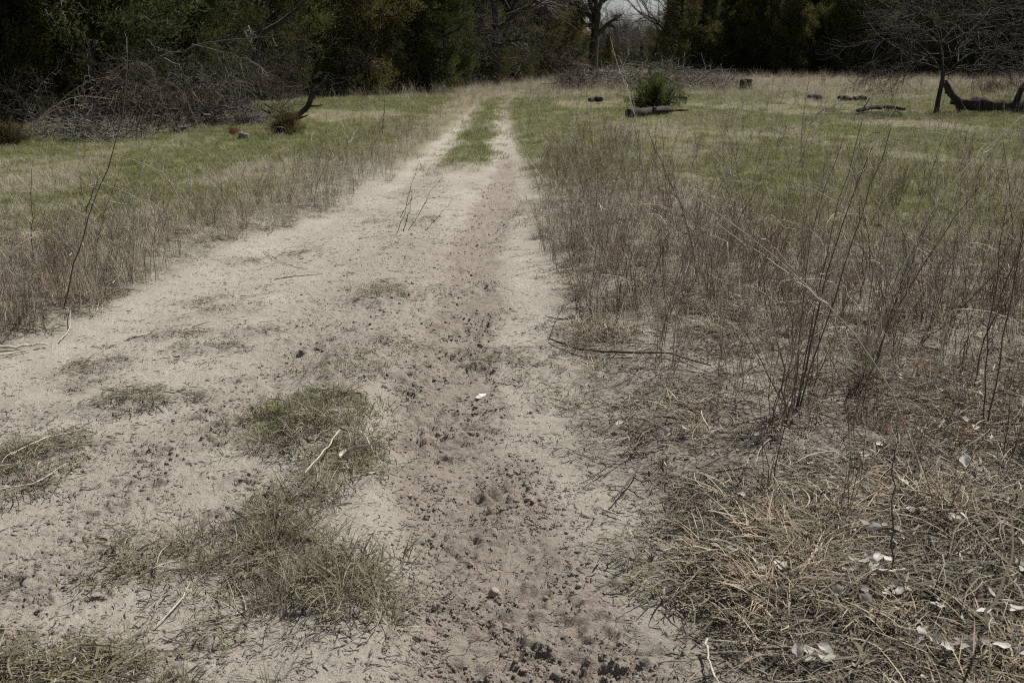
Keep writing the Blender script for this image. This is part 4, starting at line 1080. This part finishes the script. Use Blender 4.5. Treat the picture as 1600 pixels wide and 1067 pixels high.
SC = ['grey-brown', 'dark brown', 'light grey', 'reddish-brown', 'light grey', 'pale sunlit', 'grey-brown']
xs, ys_ = sample(4000, 3.6, 18, .9, lambda x, y: np.clip(weed_right(x, y) * 1.2 + .1 * (x > _wr(y)), 0, 1) * .8)
for k in range(min(190, len(xs))):
    plant(DW, SV[k % 7], ('stem', 'side_twigs'), xs[k], ys_[k], random.uniform(0, 6.28), random.uniform(.7, 1.2), 'slender %s dry stalk in the %s part of the right thicket' % (SC[k % 7], 'near' if ys_[k] < 6.5 else 'middle' if ys_[k] < 10 else 'far'), 'weed', 'slender stalks in the right thicket', .01)
xs, ys_ = sample(2600, 4.6, 18, .9, lambda x, y: weed_left(x, y) * .8)
for k in range(min(90, len(xs))):
    plant(DW, SV[k % 7], ('stem', 'side_twigs'), xs[k], ys_[k], random.uniform(0, 6.28), random.uniform(.5, 1.1), 'slender %s dry stalk in the %s part of the left roadside weeds' % (SC[k % 7], 'near' if ys_[k] < 8 else 'far'), 'weed', 'slender stalks in the left weeds', .01)
xs, ys_ = sample(3000, 15, 34, .5, lambda x, y: np.maximum(sstep(.5, 1.5, edges(x, y)[0]), sstep(1.0, 2.5, edges(x, y)[1])) * .5)
for k in range(min(60, len(xs))):
    plant(DW, SV[k % 7], ('stem', 'side_twigs'), xs[k], ys_[k], random.uniform(0, 6.28), random.uniform(.4, .95), 'lone %s dry stalk in the far grass %s of the track' % (SC[k % 7], 'left' if xs[k] < _rL(ys_[k]) else 'right'), 'weed', 'lone stalks in the clearing', .01)

# ------------------------------------------------------------------ things lying on the ground
def stick(label, pix, rad, mat='stick', lift=0.0, stubs=0, n=14, name='stick'):
    return log(name, label, 'stick', gl(pix, max(rad), lift), [q * .7 for q in rad], mat, 6, 2, n, stubs, None, .3, .13)
stick('long dark cane lying from the track edge into the right thicket', [(860, 533), (905, 553), (985, 571), (1050, 578), (1110, 597)], [.006, .008, .009, .008, .005], lift=.02, stubs=3, n=18)
stick('dark twig leaning up from the left end of the long cane', [(860, 530), (868, 505), (890, 465)], [.004, .004, .002], lift=.02)
stick('short dark twig just above the long cane at the track edge', [(852, 497), (875, 503), (912, 501)], [.004, .006, .004], lift=.015)
stick('thin dark twig lying straight on the left sand', [(428, 438), (460, 435), (499, 432)], [.004, .005, .003], lift=.005)
stick('thin curved twig on the left sand running down to the straight twig', [(411, 386), (440, 408), (480, 424)], [.003, .003, .002], lift=.004)
stick('flat pale strip of bark on the left sand', [(195, 522), (215, 518), (234, 515)], [.006, .013, .006], 'pale_wood', .0, 0, 10, 'bark_strip')
stick('longer pale branch entering from the left edge of the picture', [(-40, 552), (10, 546), (45, 541), (76, 536)], [.013, .012, .01, .006], 'pale_wood', .015, 1)
stick('lower pale branch at the left edge of the picture', [(-40, 566), (0, 556), (48, 545)], [.010, .009, .005], 'pale_wood', .012)
stick('thin pale stem bending down to the pale branches at left', [(94, 530), (108, 515), (111, 490)], [.004, .004, .003], 'pale_wood', .02)
stick('upright short pale stem at the left weed edge', [(176, 452), (190, 440), (193, 424)], [.005, .004, .003], 'pale_wood', .03)
stick('brown forked stick pointing onto the sand near the bottom right', [(1088, 1003), (1118, 982), (1142, 958), (1170, 915), (1190, 880)], [.005, .008, .009, .008, .005], lift=.03, stubs=1)
stick('straight side fork crossing the brown stick near the bottom right', [(1136, 975), (1165, 962), (1194, 951)], [.006, .005, .004], 'deadwood', .02)
stick('dark stick leaning at the edge of the litter beside the sand', [(955, 795), (975, 775), (1002, 742)], [.004, .006, .004], lift=.03)
stick('thin dark stem lying above the dark stick beside the sand', [(905, 762), (940, 742), (1000, 715)], [.003, .004, .003], lift=.02)
stick('short pale stick tip poking out of the litter onto the sand', [(940, 798), (955, 805), (972, 810)], [.004, .005, .003], 'pale_wood', .01)
stick('pale barkless stick beside the cluster of pale leaves', [(1352, 931), (1385, 934), (1411, 933)], [.007, .009, .006], 'pale_wood', .03)
stick('short pale stick slanting in the litter left of the pale leaves', [(1248, 935), (1262, 910), (1281, 888)], [.005, .006, .004], 'pale_wood', .03)
stick('pale stick lying on bare soil in the right thicket', [(1284, 641), (1320, 636), (1362, 628)], [.006, .008, .005], 'deadwood', .015, 1)
stick('dark fallen stick far in the right thicket', [(1400, 492), (1450, 498), (1510, 501)], [.010, .014, .016], lift=.01, stubs=1)
stick('grey stick lying level in the left half of the right thicket', [(1100, 462), (1140, 461), (1172, 472)], [.007, .008, .005], 'deadwood', .015)
stick('curved dark twig on the sand below the white chip', [(700, 628), (740, 634), (790, 632)], [.003, .005, .004], lift=.004)
stick('dark twig across the left trodden line', [(418, 625), (445, 628), (468, 634)], [.003, .004, .003], lift=.005)
stick('pale jointed straw stem on the sand at the bottom left', [(245, 985), (272, 962), (285, 945), (297, 918)], [.003, .004, .004, .003], 'pale_wood', .012)
stick('thin pale twig on the sand in the middle of the left half', [(330, 598), (360, 588), (395, 582)], [.003, .004, .002], 'pale_wood', .006)
stick('pale stem slanting across the green tuft mid-track', [(478, 775), (510, 740), (532, 712)], [.004, .005, .004], 'pale_wood', .05)
stick('pale thin stem at the right of the matted plants', [(562, 700), (575, 715), (585, 730)], [.003, .004, .003], 'pale_wood', .03)
stick('pale straw stalks end lying at the left edge in the matted plants', [(20, 728), (70, 705), (130, 685)], [.004, .004, .002], 'pale_wood', .04)
stick('second pale straw stalk at the left edge in the matted plants', [(0, 775), (60, 765), (105, 740)], [.004, .004, .002], 'pale_wood', .03)
stick('pale stem standing on end near the bottom right corner', [(1103, 1012), (1108, 1050), (1125, 1090)], [.005, .005, .004], 'pale_wood', .03)
stick('grey stick crossing the litter below the pale stick', [(1312, 960), (1330, 945), (1348, 931)], [.004, .005, .004], 'deadwood', .03)
stick('pale short stem right of the dark upright stalk', [(1383, 862), (1400, 872), (1410, 882)], [.005, .006, .004], 'pale_wood', .03)

def chip(name, label, cat, px, py, size, mat, seed, rz=0, sub=3, amp=.35, tilt=0):
    x, y = G(px, py); mb = MB(); lump(mb, (0, 0, 0), size, sub, amp, 1.3, seed)
    o = obj(name, mb.mesh(name, M[mat]), None, (x, y, Z(x, y) + size[2] * .55)); o.rotation_euler = (tilt, 0, rz)
    return setp(o, label, cat)
chip('bone_chip', 'white bone-like chip lying in the middle of the track', 'chip', 751, 611, (.036, .015, .012), 'bone', 1, .9, 3, .45, .2)
chip('bone_chip', 'small white chip near the bottom left corner', 'chip', 104, 1040, (.021, .008, .006), 'bone', 2, .1, 3, .4)
chip('stone', 'rounded pebble in the churned rut near the bottom', 'stone', 772, 913, (.018, .017, .016), 'clod', 3, 0, 3, .18)
chip('wood_chip', 'small pale wood chip right of the matted plants', 'chip', 581, 757, (.026, .008, .006), 'pale_wood', 4, .1, 3, .3)
chip('grey_rock', 'small grey rock in the left green field', 'rock', 381, 226, (.11, .08, .10), 'rock', 5, .4, 3, .45)
for k, (px, py, s) in enumerate([(640, 772, .011), (695, 705, .012), (830, 640, .010), (735, 870, .010), (905, 905, .010), (650, 775, .008)]):
    chip('clod', ['larger soil clod left of the rut beside the smooth sand', 'larger soil clod in the rut near the dark prints', 'larger soil clod right of the white chip', 'larger soil clod above the pebble', 'larger soil clod right of the pebble', 'smaller clod touching the one beside the smooth sand'][k], 'clod', px, py, (s, s * .8, s * .7), 'clod', 10 + k, k, 3, .4)
# rusty sprig beside the rock
x0, y0 = G(366, 220); mb = MB()
leaf_cloud(mb, np.array([0, 0, .06]) + np.abs(rng.normal(scale=.05, size=(60, 3))) * rng.choice([-1, 1], (60, 1)) * [1, 1, 0] + rng.uniform(0, .1, (60, 1)) * [0, 0, 1], np.repeat([[0, 0, .6]], 60, 0), 6, (.04, .09), (.008, .016), .03)
setp(obj('dead_sprig', mb.mesh('dead_sprig', M['rust'], False), None, (x0, y0, Z(x0, y0))), 'rust-coloured dead sprig left of the small grey rock', 'sprig')
# curled bark
def bark_curl():
    mb = MB(); n, m = 26, 7
    x0, y0 = G(558, 742); b0 = np.array([x0, y0, Z(x0, y0) + .02])
    t = np.linspace(0, 1, n)
    cx = .062 * np.cos(2.6 + t * 3.4); cy = .055 * np.sin(2.6 + t * 3.4) * -1
    an = np.linspace(-1.9, 1.9, m)
    wd = .013 * np.sin(np.pi * np.clip(t * .92 + .05, 0, 1)) ** .6
    T = np.stack([np.gradient(cx), np.gradient(cy), 0 * t], 1); T /= np.linalg.norm(T, axis=1)[:, None]
    Nn = np.stack([-T[:, 1], T[:, 0], 0 * t], 1)
    for s in (1.0, .82):
        v = np.stack([cx, cy, .014 + .035 * t ** 2], 1)[:, None] + s * wd[:, None, None] * (Nn[:, None] * np.sin(an)[None, :, None] + np.array([0, 0, 1.])[None, None] * -np.cos(an)[None, :, None])
        i = np.arange(n - 1)[:, None] * m; j = np.arange(m - 1)[None]
        mb.add(v.reshape(-1, 3), np.stack([i + j, i + j + 1, i + m + j + 1, i + m + j], -1).reshape(-1, 4))
    setp(obj('bark_curl', mb.mesh('bark_curl', M['pale_wood']), None, b0), 'curled pale strip of bark at the right of the matted plants', 'bark')
bark_curl()
# pale dead leaves
def leaf_mesh(k):
    mb = MB(); n, m = 9, 7
    t = np.linspace(0, 1, n)[:, None]; s = np.linspace(-1, 1, m)[None]
    w = .55 * np.sin(np.pi * t ** .8) ** .8 + .02
    X = (t - .5) * 1.3 + 0 * s; Yv = w * s + .08 * np.sin(t * 9 + k) * np.abs(s)
    fold = .30 * (np.abs(s) ** 1.3) * w * random.uniform(.6, 1.8) + .22 * (t - .5) ** 2 * random.uniform(0, 3) + .16 * fbm(X * 2.2 + k * 3, Yv * 2.2, 300 + k, 2)
    v = np.stack([X, Yv * (1 - .25 * random.random()), fold], -1).reshape(-1, 3)
    i = np.arange(n - 1)[:, None] * m; j = np.arange(m - 1)[None]
    f = np.stack([i + j, i + j + 1, i + m + j + 1, i + m + j], -1).reshape(-1, 4)
    mb.add(v, f)
    tube(mb, [(-.65, 0, .03), (-.85, .05, .05), (-1.0, .12, .02)], [.02, .016, .014], 4)
    return mb.mesh('dead_leaf', M['pale_leaf'])
LV = [leaf_mesh(k) for k in range(6)]
LG = [('pale crumpled dead leaf in the cluster beside the pale barkless stick', [(1325, 915), (1342, 922), (1360, 918), (1372, 913), (1332, 930), (1385, 918), (1318, 925), (1352, 908), (1305, 962), (1318, 968)]),
      ('pale crumpled dead leaf below the pale barkless stick', [(1388, 958), (1398, 966), (1412, 966), (1350, 975), (1346, 968), (1380, 970)]),
      ('pale crumpled dead leaf in the pair left of the stick cluster', [(1184, 918), (1216, 922)]),
      ('pale crumpled dead leaf above the stick cluster near the dark stalk', [(1420, 832), (1436, 838), (1475, 848), (1488, 852), (1500, 846), (1342, 742), (1350, 746), (1345, 858), (1360, 862), (1378, 855), (1410, 790), (1400, 866)]),
      ('pale crumpled dead leaf along the bottom edge at right', [(1245, 1052), (1258, 1048), (1282, 1052), (1290, 1060), (1440, 1032), (1450, 1040), (1480, 1055), (1500, 1062), (1535, 1056), (1555, 1062), (1470, 1062), (1512, 1048), (1430, 1050), (1590, 1060), (1262, 1064)]),
      ('pale crumpled dead leaf near the right edge of the picture', [(1565, 985), (1580, 990), (1512, 940), (1545, 975), (1595, 920), (1500, 690), (1520, 703), (1500, 760), (1560, 850), (1530, 1000), (1575, 1025), (1460, 985)]),
      ('pale dead leaf lying by the track edge in the right litter', [(1112, 868), (1118, 880), (1068, 705), (1040, 712), (1145, 885), (965, 680), (925, 600), (1180, 718), (1160, 800), (1240, 830), (985, 640)]),
      ('pale dead leaf on bare soil in the right thicket', [(1050, 515), (1130, 560), (1262, 615), (1420, 640), (1470, 600), (1530, 610), (1380, 560), (1005, 545), (1560, 640)])]
def frag_mesh(k, mat):
    me = LV[k].copy(); me.materials.clear(); me.materials.append(M[mat]); return me
source('leaf_bits', [frag_mesh(k % 6, 'leaf_bit') for k in range(6)])
x, y = sample(8500, 1.9, 9, 1.0, lambda x, y: litter_m(x, y) * sstep(.1, .9, edges(x, y)[1]) * .55)
scatter('leaf_litter', 'leaf_bits', x, y, rng.uniform(.010, .024, len(x)), 'small dull leaf fragments mixed through the right litter', 'leaf litter', tilt=.5, zoff=rng.uniform(.008, .035, len(x)))
for lab, pts in LG:
    for px, py in pts:
        px += random.uniform(-4, 4); x, y = G(px, py)
        o = obj('dead_leaf', random.choice(LV), None, (x, y, Z(x, y) + random.uniform(.03, .05)))
        s = random.uniform(.022, .040); o.scale = (s, s, s)
        o.rotation_euler = (random.gauss(0, .5), random.gauss(0, .5), random.uniform(0, 6.28))
        setp(o, lab, 'leaf', lab.replace('pale crumpled dead leaf', 'leaves').replace('pale dead leaf', 'leaves'))
